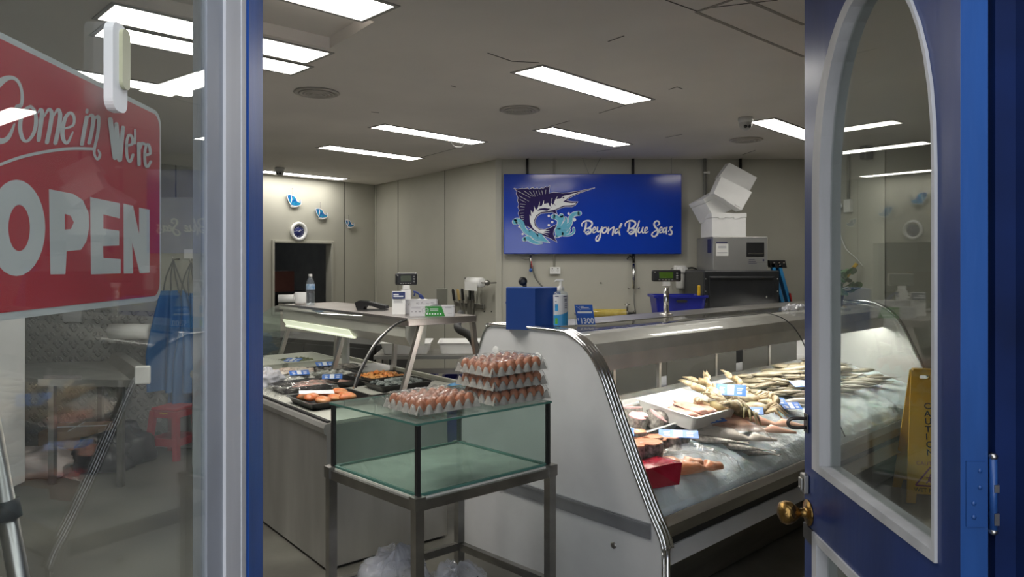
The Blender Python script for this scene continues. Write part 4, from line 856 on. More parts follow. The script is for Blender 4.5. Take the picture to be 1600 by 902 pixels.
# ------------------------------------------------------------ egg trays
m_pulp = mat('paper_pulp', (.42, .41, .37), .9, var=.06, scale=30, bump=.3, bscale=120)
m_egg = mat('brown_egg', (.40, .15, .075), .4, col2=(.52, .23, .13), scale=2.2, spec=.5)
NX, NY, PT = 6, 5, .049
def pulp():
    b = B(); X, Y = NX*PT/2, NY*PT/2
    def h(x, y): return .012+.027*(.5+.5*math.cos(2*PI*(x+X)/PT))**.7*(.5+.5*math.cos(2*PI*(y+Y)/PT))**.7+.006*((.5+.5*math.cos(2*PI*(x+X)/PT))+(.5+.5*math.cos(2*PI*(y+Y)/PT)))
    b.grid(NX*8, NY*8, lambda u, v: Vector(((u-.5)*2*X, (v-.5)*2*Y, h((u-.5)*2*X, (v-.5)*2*Y))))
    def skirt(f, n): b.grid(n*8, 3, f)
    for s in (-1, 1):
        skirt(lambda u, v: Vector(((u-.5)*2*X*(1+.05*v), s*(Y+.010*v+.004*v*math.cos(u*NX*2*PI)), h((u-.5)*2*X, s*Y)*(1-v)+.012*v)), NX)
        skirt(lambda u, v: Vector((s*(X+.010*v+.004*v*math.cos(u*NY*2*PI)), (u-.5)*2*Y*(1+.05*v), h(s*X, (u-.5)*2*Y)*(1-v)+.012*v)), NY)
    return b
b = B(); b.ell((0, 0, 0), (.0228, .0228, .028), 12, 9, None, lambda p: Vector((p.x*(1-.12*p.z/.028), p.y*(1-.12*p.z/.028), p.z)))
egg0 = obj('egg', b, m_egg); first_egg = True; tray0 = None
def eggtray(loc, rz, tlab, elab, grp, tilt=(0, 0), only_edge=False, wrap=None):
    global first_egg, tray0
    if tray0 is None: tray0 = o = one('egg_tray', pulp(), m_pulp, tlab, 'egg tray', loc, rz, 'egg trays on the glass tank')
    else: o = dup(tray0, loc, None, tlab)
    o.rotation_euler = (tilt[0], tilt[1], rz); M_ = Matrix.LocRotScale(Vector(loc), o.rotation_euler, None)
    for i in range(NX):
        for j in range(NY):
            if only_edge and 0 < i < NX-1 and 0 < j < NY-1: continue
            p = Vector(((i+.5-NX/2)*PT, (j+.5-NY/2)*PT, .043))
            if first_egg: e = egg0; first_egg = False
            else: e = dup(egg0)
            tag(e, elab, 'egg', grp); e.location = M_ @ p; e.rotation_euler = (rnd.uniform(-.12, .12), rnd.uniform(-.12, .12), rnd.uniform(0, 6))
    b = B(); X, Y = NX*PT/2+.014, NY*PT/2+.014
    def wf_(u, v):
        x, y = (u-.5)*2, (v-.5)*2; m_ = max(abs(x), abs(y)); e = 1 if m_ < .86 else max(0, 1-(m_-.86)/.14)
        bumps = .004*math.cos(x*X/PT*2*PI+PI*(NX % 2 == 0))*math.cos(y*Y/PT*2*PI)
        return Vector((x*X*1.02*(1+.012*noise.noise(Vector((u*9, v*9, rz*9)))), y*Y*1.02*(1+.012*noise.noise(Vector((u*9, v*9, 5)))), .004+.070*e**.6+bumps*e+.005*noise.noise(Vector((u*16, v*16, rz*7)))))
    b.grid(56, 50, wf_)
    w_ = one('plastic_wrap', b, m_film, wrap, 'plastic film', loc, rz); w_.rotation_euler = o.rotation_euler
ang = math.atan2(e1.y, e1.x)
c1 = P(674, 633, 1.0); eggtray((c1.x, c1.y+.02, .979), ang+.02, 'egg tray standing alone at the front left of the tank top', 'brown egg in the lone tray at the front left', 'eggs in the lone front tray', wrap='clear film shrunk over the lone front egg tray')
c2 = P(788, 608, 1.03); c2.z = .979
eggtray(c2, ang-.02, 'bottom egg tray of the stack of three', 'brown egg in the bottom tray of the stack', 'eggs in the bottom tray of the stack', only_edge=True, wrap='clear film round the bottom egg tray of the stack')
eggtray(c2+Vector((-.012, .005, .062)), ang+.03, 'middle egg tray of the stack of three', 'brown egg in the middle tray of the stack', 'eggs in the middle tray of the stack', only_edge=True, wrap='clear film round the middle egg tray of the stack')
eggtray(c2+Vector((-.014, .0, .126)), ang, 'top egg tray of the stack of three', 'brown egg in the top tray of the stack', 'eggs in the top tray of the stack', tilt=(0, -.03), wrap='shiny crumpled film over the top egg tray of the stack')
# bags under the stand
p = P(600, 902, .12); bag('plastic_bag', 'knotted clear plastic bag on the floor under the steel stand', (-.50, 3.12, 0), (.19, .17, .24), 6, .30, m_bagw, 60, True, 2.4)
bag('plastic_bag', 'flat clear plastic bag beside the knotted one under the stand', (-.24, 3.2, .0), (.17, .15, .17), 12, .25, m_bagw, 50)
# ------------------------------------------------------------ shop sign on the back wall
SY = 7.80
ss = thing('shop_sign', 'large blue sign with leaping sailfish reading Beyond Blue Seas', 'sign', (.87, SY, 1.69))
def S3(y): return lambda px, py: PY(px, py, SY)+Vector((0, y, 0))-Vector((.87, SY, 1.69))
b = B(); c0, c1_ = PY(787, 397, SY), PY(1065, 272, SY); b.bx(c0.x-.87, c1_.x-.87, 0, .05, c0.z-1.69, c1_.z-1.69, bev=.006); obj('board', b, mat('sign_blue', (.006, .045, .42), .13, var=.02, spec=.6), ss)
Q = lambda pts: [(790+x/8.2, 280+y/8.2) for x, y in pts]
body = [(107,118),(150,130),(215,118),(227,124),(285,116),(300,134),(347,110),(365,127),(405,116),(420,129),(465,115),(480,124),(512,100),(530,108),(564,88),(553,185),(620,168),(730,182),(800,176),(960,150),(1140,113),(960,172),(870,212),(805,248),(782,275),(850,290),(925,292),(890,335),(850,352),(760,352),(700,372),(640,402),(662,452),(600,424),(540,428),(450,440),(398,482),(374,540),(392,600),(430,640),(500,648),(560,628),(662,578),(620,650),(610,700),(630,760),(658,808),(560,752),(430,702),(350,652),(280,602),(240,598),(228,560),(198,530),(178,490),(163,435),(180,400),(158,360),(172,320),(153,275),(162,240),(138,190),(146,150)]
belly = [(1100,124),(960,166),(860,206),(800,240),(775,262),(735,290),(790,300),(850,308),(905,302),(880,328),(820,336),(740,340),(640,388),(540,412),(450,425),(392,468),(364,530),(376,600),(430,648),(540,655),(565,660),(490,668),(570,690),(480,688),(560,724),(420,684),(350,632),(312,550),(306,455),(328,478),(322,396),(348,434),(365,400),(362,340),(388,396),(412,370),(440,285),(434,350),(466,340),(492,268),(492,320),(545,305),(575,345),(592,240),(600,245),(584,300),(606,332),(640,255),(668,212),(652,256),(702,250),(742,214),(800,203),(960,160)]
pect = [(398,406),(440,376),(500,368),(575,380),(530,408),(470,396)]
m_sw = mat('sign_print_white', (.80, .82, .84), .3, var=.02); m_nv = mat('sign_print_navy', (.02, .010, .09), .5, var=.02, spec=.15); m_lb = mat('sign_print_aqua', (.10, .42, .60), .3, var=.03)
b = B(); g = S3(-.0016)
for i in range(len(body)): b.ribbon(Q([body[i], body[(i+1) % len(body)]]), 1.1, S3(-.0016-.00001*(i % 7)), False)
obj('fish_outline', b, m_sw, ss)
b = B(); b.prism(Q(body), S3(-.0022), None); obj('fish_silhouette', b, m_nv, ss)
b = B(); g = S3(-.0030); b.prism(Q(belly), g, None)
for r in [((150,150),(320,240)),((235,150),(345,225)),((305,155),(365,225)),((355,150),(382,225)),((390,150),(412,212)),((425,148),(445,205)),((465,148),(475,205)),((515,140),(512,190)),((175,215),(300,285)),((185,262),(262,300)),((190,318),(255,325)),((190,350),(245,360)),((190,395),(240,390)),((190,438),(235,434)),((195,475),(235,468)),((200,495),(238,492)),((210,525),(240,515))]: b.ribbon(Q(r), [.7, .25], g, False)
obj('fish_belly', b, m_sw, ss)
b = B(); g = S3(-.0036); b.prism(Q(pect), g, None); b.add([g(*p) for p in Q(ellp(740, 238, 13, 10, 12))], [list(range(12))])
for r in [[(556,292),(560,330),(590,365)], [(612,262),(612,300),(640,342)], [(745,292),(790,262)]]: b.ribbon(Q(r), [.3, 1.1, .3] if len(r) == 3 else .8, g)
obj('fish_markings', b, m_nv, ss)
waves = [([(120,548),(150,535),(200,560),(235,640),(285,690),(340,700),(400,760),(470,775),(560,812)], [70,70,68,60,60,72,72,50,4]),
 ([(300,670),(330,660),(350,700)], [30,30,20]), ([(240,770),(290,760),(330,790),(400,818),(470,822)], [50,62,50,36,8]), ([(400,720),(440,715),(480,760),(540,800)], [40,40,44,10]),
 ([(612,480),(650,490),(690,530),(680,600),(655,660),(650,720)], [60,62,56,50,50,10]), ([(715,470),(722,500),(700,560),(670,640)], [54,56,50,30]), ([(770,495),(775,530),(750,590),(700,660)], [26,34,60,70]),
 ([(945,440),(880,450),(835,490),(830,560),(780,620),(700,690),(650,735)], [56,56,52,50,80,76,30]), ([(820,650),(790,690),(720,700)], [26,36,50]), ([(872,630),(872,680),(820,715),(740,725)], [26,28,28,14])]
b = B(); g = S3(-.0018)
for i, (p, w_) in enumerate(waves): b.ribbon(Q(p), [q/8.2+1.1 for q in w_], S3(-.0018-.00004*i))
for x, y, r in [(553,472,16),(597,550,16),(553,590,16),(807,442,16),(880,520,24),(175,610,14),(217,705,14),(380,690,15),(680,735,16),(705,722,18)]: b.add([g(*p) for p in Q(ellp(x, y, r, r, 14))], [list(range(14))])
obj('wave_outline', b, m_sw, ss)
b = B(); g = S3(-.0026)
for i, (p, w_) in enumerate(waves): b.ribbon(Q(p), [max(.15, q/8.2-.4) for q in w_], S3(-.0026-.00005*i))
obj('wave', b, m_lb, ss)
g = S3(-.0034)
for p in [[(130,545),(180,560),(220,640),(280,710),(380,770),(460,785)], [(620,480),(670,520),(665,600)], [(945,438),(880,470),(850,540),(790,600)], [(250,765),(310,790)], [(780,640),(740,655),(790,640),(815,665)], [(850,700),(780,715)]]: obj('wave_highlight', B().ribbon(Q(p), [.5]*len(p), g), mat('sign_print_pale', (.40, .62, .70), .3), ss)
T_ = lambda pts: [(900+x/10, 335+y/10) for x, y in pts]
b = B(); g = S3(-.0022)
nk = [0]
def ink(pts, w_=24): nk[0] += 1; b.ribbon(T_(pts), [q/10 for q in w_] if hasattr(w_, '__len__') else w_/10, S3(-.0022-.00004*nk[0]))
def capB(dx):
    ink([(92+dx,188),(90+dx,150),(130+dx,112),(190+dx,100),(240+dx,118),(250+dx,160),(215+dx,205),(165+dx,222)], [14,18,22,26,28,28,26,20]); ink([(158+dx,135),(150+dx,200),(130+dx,268)], 30)
    ink([(165+dx,222),(215+dx,225),(238+dx,250),(215+dx,290),(170+dx,308),(148+dx,290)], [20,26,30,32,28,20])
    ink([(150+dx,292),(170+dx,275),(200+dx,262)], 16)
def ee(dx, dy=0): ink([(258+dx,262+dy),(295+dx,240+dy),(300+dx,205+dy),(278+dx,208+dy),(262+dx,245+dy),(272+dx,288+dy),(315+dx,270+dy)], [14,16,18,20,24,22,14])
capB(0); ee(0)
ink([(335,205),(330,250),(350,275),(385,245),(405,200)], [26,26,22,22,22]); ink([(405,200),(385,280),(375,350),(345,410),(312,405),(318,360),(350,325)], [24,26,28,26,24,20,14])
ink([(470,205),(430,215),(412,260),(425,292),(465,275),(485,230),(465,205)], [20,24,26,24,24,24,20])
ink([(508,205),(505,250),(498,298)], 24); ink([(505,270),(545,225),(590,200)], [16,20,24]); ink([(595,205),(580,260),(570,325)], [24,26,24])
ink([(660,230),(625,240),(605,285),(630,295),(670,250),(700,190),(718,150),(700,150),(682,200),(672,270),(685,325)], [20,24,26,22,20,16,14,16,24,28,20])
capB(678)
ink([(988,105),(965,180),(935,260),(942,335)], [24,24,26,26])
ink([(985,210),(970,270),(995,288),(1030,250)], [22,24,20,16]); ink([(1045,205),(1030,260),(1045,290),(1070,280)], [24,24,22,16]); ee(812, 2)
ink([(1275,172),(1300,150),(1285,110),(1245,110),(1220,150),(1235,195),(1275,245),(1275,300),(1235,345),(1195,340),(1185,310),(1215,275),(1265,250)], [18,24,24,24,28,30,34,32,26,26,24,18,12])
ee(1042, 0); ink([(1405,215),(1375,220),(1355,265),(1372,285),(1405,250),(1415,215)], [20,24,24,20,18,20]); ink([(1420,205),(1408,255),(1412,305)], [22,24,20])
ink([(1440,270),(1485,215),(1500,192),(1470,205),(1475,240),(1495,275),(1485,315),(1450,312)], [10,16,22,24,26,28,28,22])
obj('lettering', b, m_sw, ss)
for px, q in ((826, 826), (1049, 1049), (910, 921), (938, 925)): obj('hanging_wire', B().tube([PY(px, 247, SY+.03)-ss.location, PY(q, 274, SY+.03)-ss.location], .003, 5), m_steeld, ss)

# ------------------------------------------------------------ pipes, taps and fittings on the back wall
BY = 7.9
def pipe(name, label, pts, r, m, cat_='pipe', grp=None): return one(name, B().tube(pts, r, 12), m, label, cat_, group=grp)
for px, lab in ((824, 'black pipe above the left part of the blue sign'), (989, 'black pipe above the right part of the blue sign'), (1157, 'black pipe coming from the ceiling right of the foam boxes')):
    pipe('black_pipe', lab, [PY(px, 244, BY-.02), PY(px, 285, BY-.02)], .016, m_black, grp='black pipes below the ceiling')
pipe('grey_conduit', 'grey conduit running behind the blue sign down to the socket', [PY(866, 244, BY-.015), PY(866, 417, BY-.015)], .011, m_wall)
t = thing('grey_conduit', 'grey conduit with clips left of the foam boxes', 'pipe', PY(1101, 417, BY-.02))
b = B(); b.tube([(0, 0, 0), PY(1101, 244, BY-.02)-t.location], .02, 12); obj('tube', b, mat('conduit_grey', (.25, .25, .23), .5), t)
for py in (270, 306): b = B(); q = PY(1103, py, BY-.03)-t.location; b.box(q, (.05, .03, .018), bev=.002); b.box(q+Vector((.03, 0, 0)), (.02, .02, .028)); obj('clip', b, m_plastw, t)
so = thing('power_socket', 'double white power socket on the wall below the blue sign', 'socket', PY(867, 423, BY))
obj('plate', B().box((0, -.02, 0), (.115, .04, .075), bev=.004), m_plastw, so)
b = B()
for x in (-.03, .03):
    for a, z in ((-.008, .0), (.008, .0), (0, -.014)): b.box((x+a, -.0405, z), (.003, .002, .009))
    b.box((x, -.041, .022), (.014, .004, .009))
obj('slot', b, mat('socket_dark', (.08, .07, .06), .5), so)
tp = thing('wall_tap', 'wall tap with red lever and blue knob below the left end of the sign', 'tap', PY(829, 408, BY))
b = B(); b.tube([(0, 0, .05), (0, -.05, .05), (0, -.06, 0), (0, -.06, -.08)], .012, 10); b.tube([(-.10, -.06, .03), (0, -.06, .03)], .006, 8); obj('valve', b, m_steel, tp)
obj('red_lever', B().beam((.005, -.075, .0), (.015, -.08, -.075), .016, .01), mat('lever_red', (.35, .02, .02), .4), tp)
obj('blue_knob', B().ell((0, -.075, -.10), (.02, .02, .02)), mat('knob_blue', (.02, .10, .40), .35), tp)
pipe('grey_hose', 'thin grey hose curving from the wall tap to the blue box', sm3([PY(832, 415, BY-.06), PY(835, 430, BY-.06), PY(842, 442, BY-.06), PY(852, 452, BY-.06), PY(862, 460, BY-.06)]), .009, mat('hose_grey', (.18, .18, .16), .5), 'hose')
hs = thing('hand_shower', 'chrome rinse wand with black lever hanging on the back wall', 'tap', PY(990, 440, BY-.05))
L3 = lambda px, py, y=0: PY(px, py, BY-.05)-hs.location+Vector((0, y, 0))
obj('wand', B().cyl(L3(990, 412), L3(990, 451), .017), m_chrome, hs)
b = B(); b.tube([L3(990, 452), L3(991, 475), L3(994, 495)], .006, 8); obj('supply_tube', b, mat('hose_grey', 0), hs)
b = B(); b.cyl(L3(990, 397), L3(990, 411), .014); b.tube([L3(990, 403), L3(983, 400, -.03), L3(979, 405, -.05)], .009, 8); obj('valve', b, m_black, hs)
b = B(); b.tube([L3(982, 451), L3(998, 451)], .004, 6); b.ell(L3(982, 450), (.01, .01, .01), 8, 6); b.ell(L3(998, 450), (.012, .012, .012), 8, 6); obj('bracket', b, m_steeld, hs)
gc = thing('filter_cylinder', 'horizontal clear yellow cylinder fixed low on the back wall behind the price card', 'cylinder', PY(945, 490, BY-.07))
obj('yellow_barrel', B().lathe((0, 0, 0), [(.0, -.26), (.048, -.26), (.05, -.25), (.05, .22), (.048, .23), (0, .23)], 24, (1, 0, 0)), mat('yellow_acrylic', (.45, .33, .05), .12, spec=.8, coat=.6, col2=(.58, .46, .12), scale=12), gc)
b = B(); b.lathe((0, 0, 0), [(.035, .23), (.035, .25), (.014, .26), (.014, .33), (0, .33)], 14, (1, 0, 0)); b.tube([(.24, -.01, 0), (.24, -.01, .07), (.24, -.01, .12)], [.008, .012, .006], 8); b.tube([(.21, -.01, .10), (.27, -.01, .10)], .006, 8); b.tube([(.30, -.01, 0), (.33, -.02, .06)], .005, 6); b.tube([(-.26, 0, 0), (-.33, 0, 0)], .014, 8); obj('valve', b, m_steeld, gc)
wfil = thing('water_filter', 'white water filter housing on the wall by the right end of the sign', 'filter', PY(1061, 440, BY))
b = B(); b.lathe((0, -.08, 0), [(0, -.075), (.045, -.075), (.052, -.06), (.056, .09), (.056, .095)], 24); obj('bowl', b, mat('milky_plastic', (.62, .62, .58), .3), wfil)
b = B(); b.lathe((0, -.08, 0), [(.062, .09), (.07, .10), (.07, .15), (.06, .16), (.03, .175), (0, .175)], 24); b.box((0, -.03, .14), (.12, .06, .07), bev=.005)
for k in range(12): a = 2*PI*k/12; b.box((.07*math.cos(a), -.08+.07*math.sin(a), .125), (.012, .012, .045), rz=a)
obj('ribbed_cap', b, m_plastw, wfil)
obj('pipe_tail', B().tube(sm3([(.06, -.06, .14), (.13, -.05, .15), (.19, -.05, .13), (.25, -.04, .11)]), .009, 8), m_black, wfil)
obj('inlet_pipe', B().tube(sm3([(-.06, -.05, .14), (-.10, -.05, .13), (-.11, -.05, .02), (-.11, -.05, -.05)]), .006, 8), mat('hose_grey', 0), wfil)
one('wall_hook', B().tube([PY(939, 442, BY), PY(939, 442, BY-.02)], .006, 6), m_black, 'tiny dark screw in the bare wall between socket and rinse wand', 'screw')
# paper roll holder and knife rack on the middle wall
def onWM(px, z, out=0):
    t_ = onM(px, 0); a = math.atan2(-2.7, 1.86); return Vector((-2+t_*math.cos(a)+out*math.sin(a), 10.6+t_*math.sin(a)-out*math.cos(a), z))
aM = math.atan2(-2.7, 1.86)
def zM(px, py): q = onWM(px, 0); return EYE-(py-HOR)/FPX*q.y
pr_ = thing('paper_roll_holder', 'white paper towel roll on a metal wall bar above the knives', 'paper roll', onWM(760, zM(760, 441), .15), aM)
obj('roll', B().lathe((0, 0, 0), [(.022, -.14), (.055, -.14), (.055, .14), (.022, .14)], 26, (1, 0, 0)), m_plastw, pr_)
b = B(); b.bx(-.13, .13, -.057, -.055, -.09, .0); obj('loose_sheet', b, m_plastw, pr_)
b = B(); b.tube([(-.19, 0, 0), (.26, 0, 0)], .008, 8); b.lathe((.25, 0, 0), [(.0, -.01), (.03, -.01), (.03, .01), (0, .01)], 16, (1, 0, 0)); b.tube([(.25, 0, 0), (.25, .148, 0)], .01, 8); b.tube([(-.18, 0, 0), (-.18, .148, .0)], .008, 8); obj('bar', b, m_steeld, pr_)
one('knife_rack', B().box((0, 0, 0), (.62, .02, .05), bev=.004).box((.02, -.005, 0), (.10, .02, .20), bev=.003), m_steeld, 'dark magnetic knife rack on the wall behind the green printed box', 'knife rack', onWM(737, zM(737, 477), .03), aM)
for i, (px, tilt, m, lab) in enumerate([(717, -.25, m_black, 'black handled knife at the left end of the rack'), (725, -.3, mat('bone_handle', (.50, .36, .14), .5), 'knife with pale yellow wooden handle on the rack'), (731, -.2, m_black, 'black handled knife just right of the yellow handled one'), (745, .05, mat('dark_grey_handle', (.05, .05, .05), .5), 'dark broad bladed knife at the right of the rack'), (741, 0, mat('green_black', (.03, .035, .03), .4), 'dark sharpening steel standing in the middle of the rack')]):
    k = thing('kitchen_knife', lab, 'knife', onWM(px, zM(px, 473), .06), aM, 'knives on the wall rack'); k.rotation_euler = (0, tilt, aM)
    b = B(); b.prism([(-.014, .03), (-.016, .15), (.0, .17), (.016, .15), (.014, .03)], lambda x, z: (x, -.01, z), (0, .02, 0)); obj('handle', b, m, k)
    b = B(); b.prism([(-.012, .03), (.018, .03), (.018, -.12), (.0, -.19), (-.012, -.14)], lambda x, z: (x, -.002, z), (0, .004, 0)); obj('blade', b, m_steeld, k)
for px, py in ((727, 435), (735, 487), (768, 487), (757, 487)): one('wall_screw', B().ell((0, 0, 0), (.009, .006, .009), 8, 5), m_black, {727: 'tiny dark screw above the left side of the knife rack', 735: 'tiny dark screw hole low under the knives', 768: 'tiny dark screw right of the knife rack near the corner', 757: 'tiny dark screw between the knives and the corner'}[px], 'screw', onWM(px, zM(px, py), .003), aM)
# clock and glass fish on the far left wall
def onWLp(px, py, out=0):
    k = (px-800)/FPX; t_ = -(k*10.6+2)/(.66-.75*k); q = Vector(onWL(t_, out, 0)); q.z = EYE-(py-HOR)/FPX*q.y; return q
ck = thing('wall_clock', 'round clock with white rim and blue face above the wall opening', 'clock', onWLp(466, 362, .002), WL['rz']+PI)
obj('rim', B().lathe((0, 0, 0), [(.125, 0), (.13, .02), (.115, .035), (.085, .025), (.082, .012)], 40, (0, -1, 0)), m_plastw, ck)
fc_ = obj('dial', B().lathe((0, 0, 0), [(.085, .0), (.085, .012), (0, .013)], 36, (0, -1, 0)), mat('clock_blue', (.02, .03, .16), .35), ck)
b = B()
for k in range(12): a = k*PI/6; b.box((.068*math.sin(a), -.0145, .068*math.cos(a)), (.004, .001, .012), ry=a)
b.ribbon([(-.05, -.012), (-.03, .0), (0, -.006), (.02, 0)], .003, lambda x, z: (x, -.0142, z+.01)); obj('hour_mark', b, m_sw, fc_)
b = B(); b.beam((0, -.016, 0), (.05, -.016, .022), .005, .002); b.beam((0, -.016, 0), (.028, -.016, .028), .006, .002); obj('hand', b, m_plastw, fc_)
m_gf = mat('aqua_glass', (.02, .26, .42), .1, spec=.9, coat=.5, col2=(.01, .06, .30), scale=30)
for px, py, s, fl, lab in ((457, 314, 1.0, 1, 'largest aqua glass fish hanging above the clock'), (500, 334, .9, 1, 'middle aqua glass fish hanging right of the clock'), (544, 350, .7, 1, 'smallest aqua glass fish hanging on the wall seam')):
    t = thing('glass_fish', lab, 'ornament', onWLp(px, py, .02), WL['rz']+PI, 'glass fish on the wall'); 
    b = B(); b.prism([(x*s, z*s) for x, z in [(-.10, .07), (-.04, .08), (.02, .055), (.05, .0), (.09, -.015), (.105, .02), (.11, -.04), (.08, -.06), (.02, -.07), (-.04, -.06), (-.08, .0)]], lambda x, z: (x, 0, z), (0, -.012, 0)); obj('body', b, m_gf, t)
    b = B(); cc = [(x*s, z*s) for x, z in [(-.10, .07), (-.04, .08), (.02, .055), (.05, .0), (.09, -.015), (.105, .02), (.11, -.04), (.08, -.06), (.02, -.07), (-.04, -.06), (-.08, .0), (-.10, .07)]]
    b.ribbon(cc, .008, lambda x, z: (x, -.0135, z), False); b.ribbon([(-.045*s, .08*s), (-.03*s, .02*s), (-.05*s, -.05*s)], .008, lambda x, z: (x, -.0136, z)); b.ribbon([(-.05*s, -.075*s), (.0, -.08*s), (.06*s, -.07*s)], .008, lambda x, z: (x, -.0136, z)); obj('white_lead', b, m_plastw, t)
    b = B(); b.tube([(-.01, -.004, .075*s), (-.008, -.004, .15*s+.01)], .002, 5); b.ell((-.008, .0, .15*s+.015), (.006, .006, .006), 8, 5); obj('hook', b, m_steeld, t)

# ------------------------------------------------------------ on the fish counter top
bb = thing('blue_box', 'plain deep blue folded box on the fish counter top', 'box', P(836, 516, 1.252)+Vector((0, 0, 0)), .62)
b = B(); b.prism([(0, 0), (.155, .0), (.175, .16), (.0, .185), (-.16, .14), (-.14, .0)][:0] or [(0, 0), (.19, .0), (.19, .16), (.0, .16)], lambda x, y: (x, y, 0), (0, 0, .215)); 
bb.rotation_euler = (0, 0, .50); m_bb = mat('corflute_blue', (.012, .06, .28), .35, var=.04)
b = B(); b.prism([(0, 0), (.155, -.0), (.155, .15), (-.045, .22), (-.115, .10)], lambda x, y: (x, y, 0), (0, 0, .215)); obj('box_shell', b, m_bb, bb)
b = B(); b.prism([(.004, .006), (.148, .006), (.148, .144), (-.043, .21), (-.106, .10)], lambda x, y: (x, y, .2155), (0, 0, .001)); obj('box_lid', b, mat('corflute_blue_top', (.03, .10, .36), .4), bb)
o = one('black_castor_knob', B().lathe((0, 0, 0), [(0, -.012), (.018, -.012), (.024, -.004), (.024, .008), (.01, .012), (0, .012)], 20, (0, -1, 0)).box((.01, 0, -.028), (.022, .016, .03)), m_black, 'round black knob sticking up behind the blue box', 'knob', (0, 0, 0)); o.location = P(836, 516, 1.252)+Vector((-.06, .19, .245))
ro = obj('side_rod', B().tube([PY(792, 473, 4.1), PY(806, 473.5, 3.98)], .009, 10), m_bb, None); ro.parent = bb; ro.matrix_parent_inverse = Matrix.LocRotScale(bb.location, bb.rotation_euler, None).inverted()
one('thin_cable', B().tube(sm3([PY(802, 490, 4.15), PY(795, 500, 4.18), PY(785, 507, 4.22)]), .003, 6), mat('hose_grey', 0), 'thin grey cable running left from behind the blue box', 'cable')
sa = thing('sanitiser_bottle', 'clear pump bottle of hand gel with white and blue label', 'bottle', P(876, 516, 1.252))
obj('bottle_body', B().lathe((0, 0, 0), [(0, 0), (.034, 0), (.037, .006), (.037, .185), (.03, .196), (.014, .20), (.014, .205)], 28), glass('clear_pet', (.9, .93, .95), 1.5, .12, (.75, .8, .82)), sa)
b = B(); b.lathe((0, 0, 0), [(.0375, .025), (.0378, .026), (.0378, .18), (.0375, .181)], 28); lb = obj('label', b, mat('label_white', (.62, .63, .66), .35, var=.02), sa)
def cylp(r): return lambda x, z: (r*math.sin(x/r), -r*math.cos(x/r), z)
b = B(); b.grid(20, 4, lambda u, v: Vector(cylp(.0381)(-.05+.10*u, .026+v*(.052+.022*u*u)))); b.grid(8, 6, lambda u, v: Vector(cylp(.0383)(-.036+.02*u, .10+.035*v-.0*u))); obj('blue_band', b, mat('label_sky', (.04, .30, .62), .35, var=.03), lb)
b = B(); b.grid(6, 4, lambda u, v: Vector(cylp(.0384)(-.034+.016*u, .034+.03*v))); obj('green_patch', b, mat('label_green', (.12, .40, .06), .4), lb)
b = B()
for z, x0, x1 in ((.172, -.036, -.012), (.172, .012, .034), (.158, .018, .034), (.150, .018, .034), (.146, -.034, -.024), (.128, -.034, -.026), (.118, -.034, -.028), (.135, .02, .034), (.125, .02, .034), (.115, .02, .034)): b.grid(3, 1, lambda u, v: Vector(cylp(.0384)(x0+(x1-x0)*u, z+.004*v)))
obj('label_print', b, mat('print_dark', (.05, .05, .12), .5), lb)
b = B(); b.lathe((0, 0, 0), [(.018, .20), (.018, .222), (.008, .226), (.006, .25)], 18); b.box((-.006, 0, .256), (.04, .014, .012), bev=.003); b.tube([(-.02, 0, .256), (-.032, 0, .248)], .004, 8); obj('pump', b, m_plastw, sa)
pc = thing('price_card', 'blue price card reading 1300 on a clear stand by the hand gel', 'price card', P(914, 509, 1.252), .1)
sh_ = lambda x, z: x-.16*(z-.06)
b = B(); b.prism([(sh_(-.05, .005), .005), (sh_(.05, .005), .005), (sh_(.05, .115), .115), (sh_(-.05, .115), .115)], lambda x, z: (x, .02*z, z), (0, .002, 0)); cd_ = obj('card', b, mat('card_blue', (.012, .09, .42), .35, var=.02), pc)
b = B(); gg = lambda x, z: (sh_(x, z), .02*z-.0008, z)
b.prism(rrect(-.04, .042, .068, .079, .004), gg, None); b.prism([(-.018, .097), (.028, .097), (.028, .101), (-.018, .101)], gg, None); b.prism([(-.018, .103), (.0, .103), (.0, .106), (-.018, .106)], gg, None); b.prism([(-.018, .090), (.035, .090), (.035, .092), (-.018, .092)], gg, None)
b.ribbon([(-.042, .105), (-.03, .1), (-.02, .085), (-.028, .098), (-.022, .106)], .0015, gg, False); txt('1300', .043, lambda x, y: gg(-.034+x*.92, .012+y), b, .0008); txt('$', .02, lambda x, y: gg(-.047+x, .028+y), b, 0)
obj('card_print', b, m_tagw, cd_)
b = B(); b.bx(-.055, .06, -.02, .03, 0, .003); b.bx(-.055, -.05, -.01, .01, 0, .06); obj('clear_stand', b, glass('clear_acrylic', (.9, .93, .93), 1.5, .05), pc)
scale(P(1041, 492, 1.252), -.05, .19, .078, .20, 'black scale display with green screen on a chrome pole', '3E5A14', True)
o = one('plastic_bag', film(B(), (0, 0, 0), .22, .14, .035, 8, .02), m_bagw, 'small crumpled clear bag on the fish counter top against the door', 'bag', P(1248, 484, 1.253), .5)
pl = thing('potted_plant', 'green leafy plant in a dark pot at the far end of the fish counter', 'plant', RW(3.62, .33, 1.252))
obj('pot', B().lathe((0, 0, 0), [(0, 0), (.07, 0), (.085, .09), (.09, .10), (.08, .10), (.07, .08), (0, .08)], 22), mat('pot_dark', (.03, .035, .06), .4), pl)
rr = random.Random(5); b = B(); b2 = B()
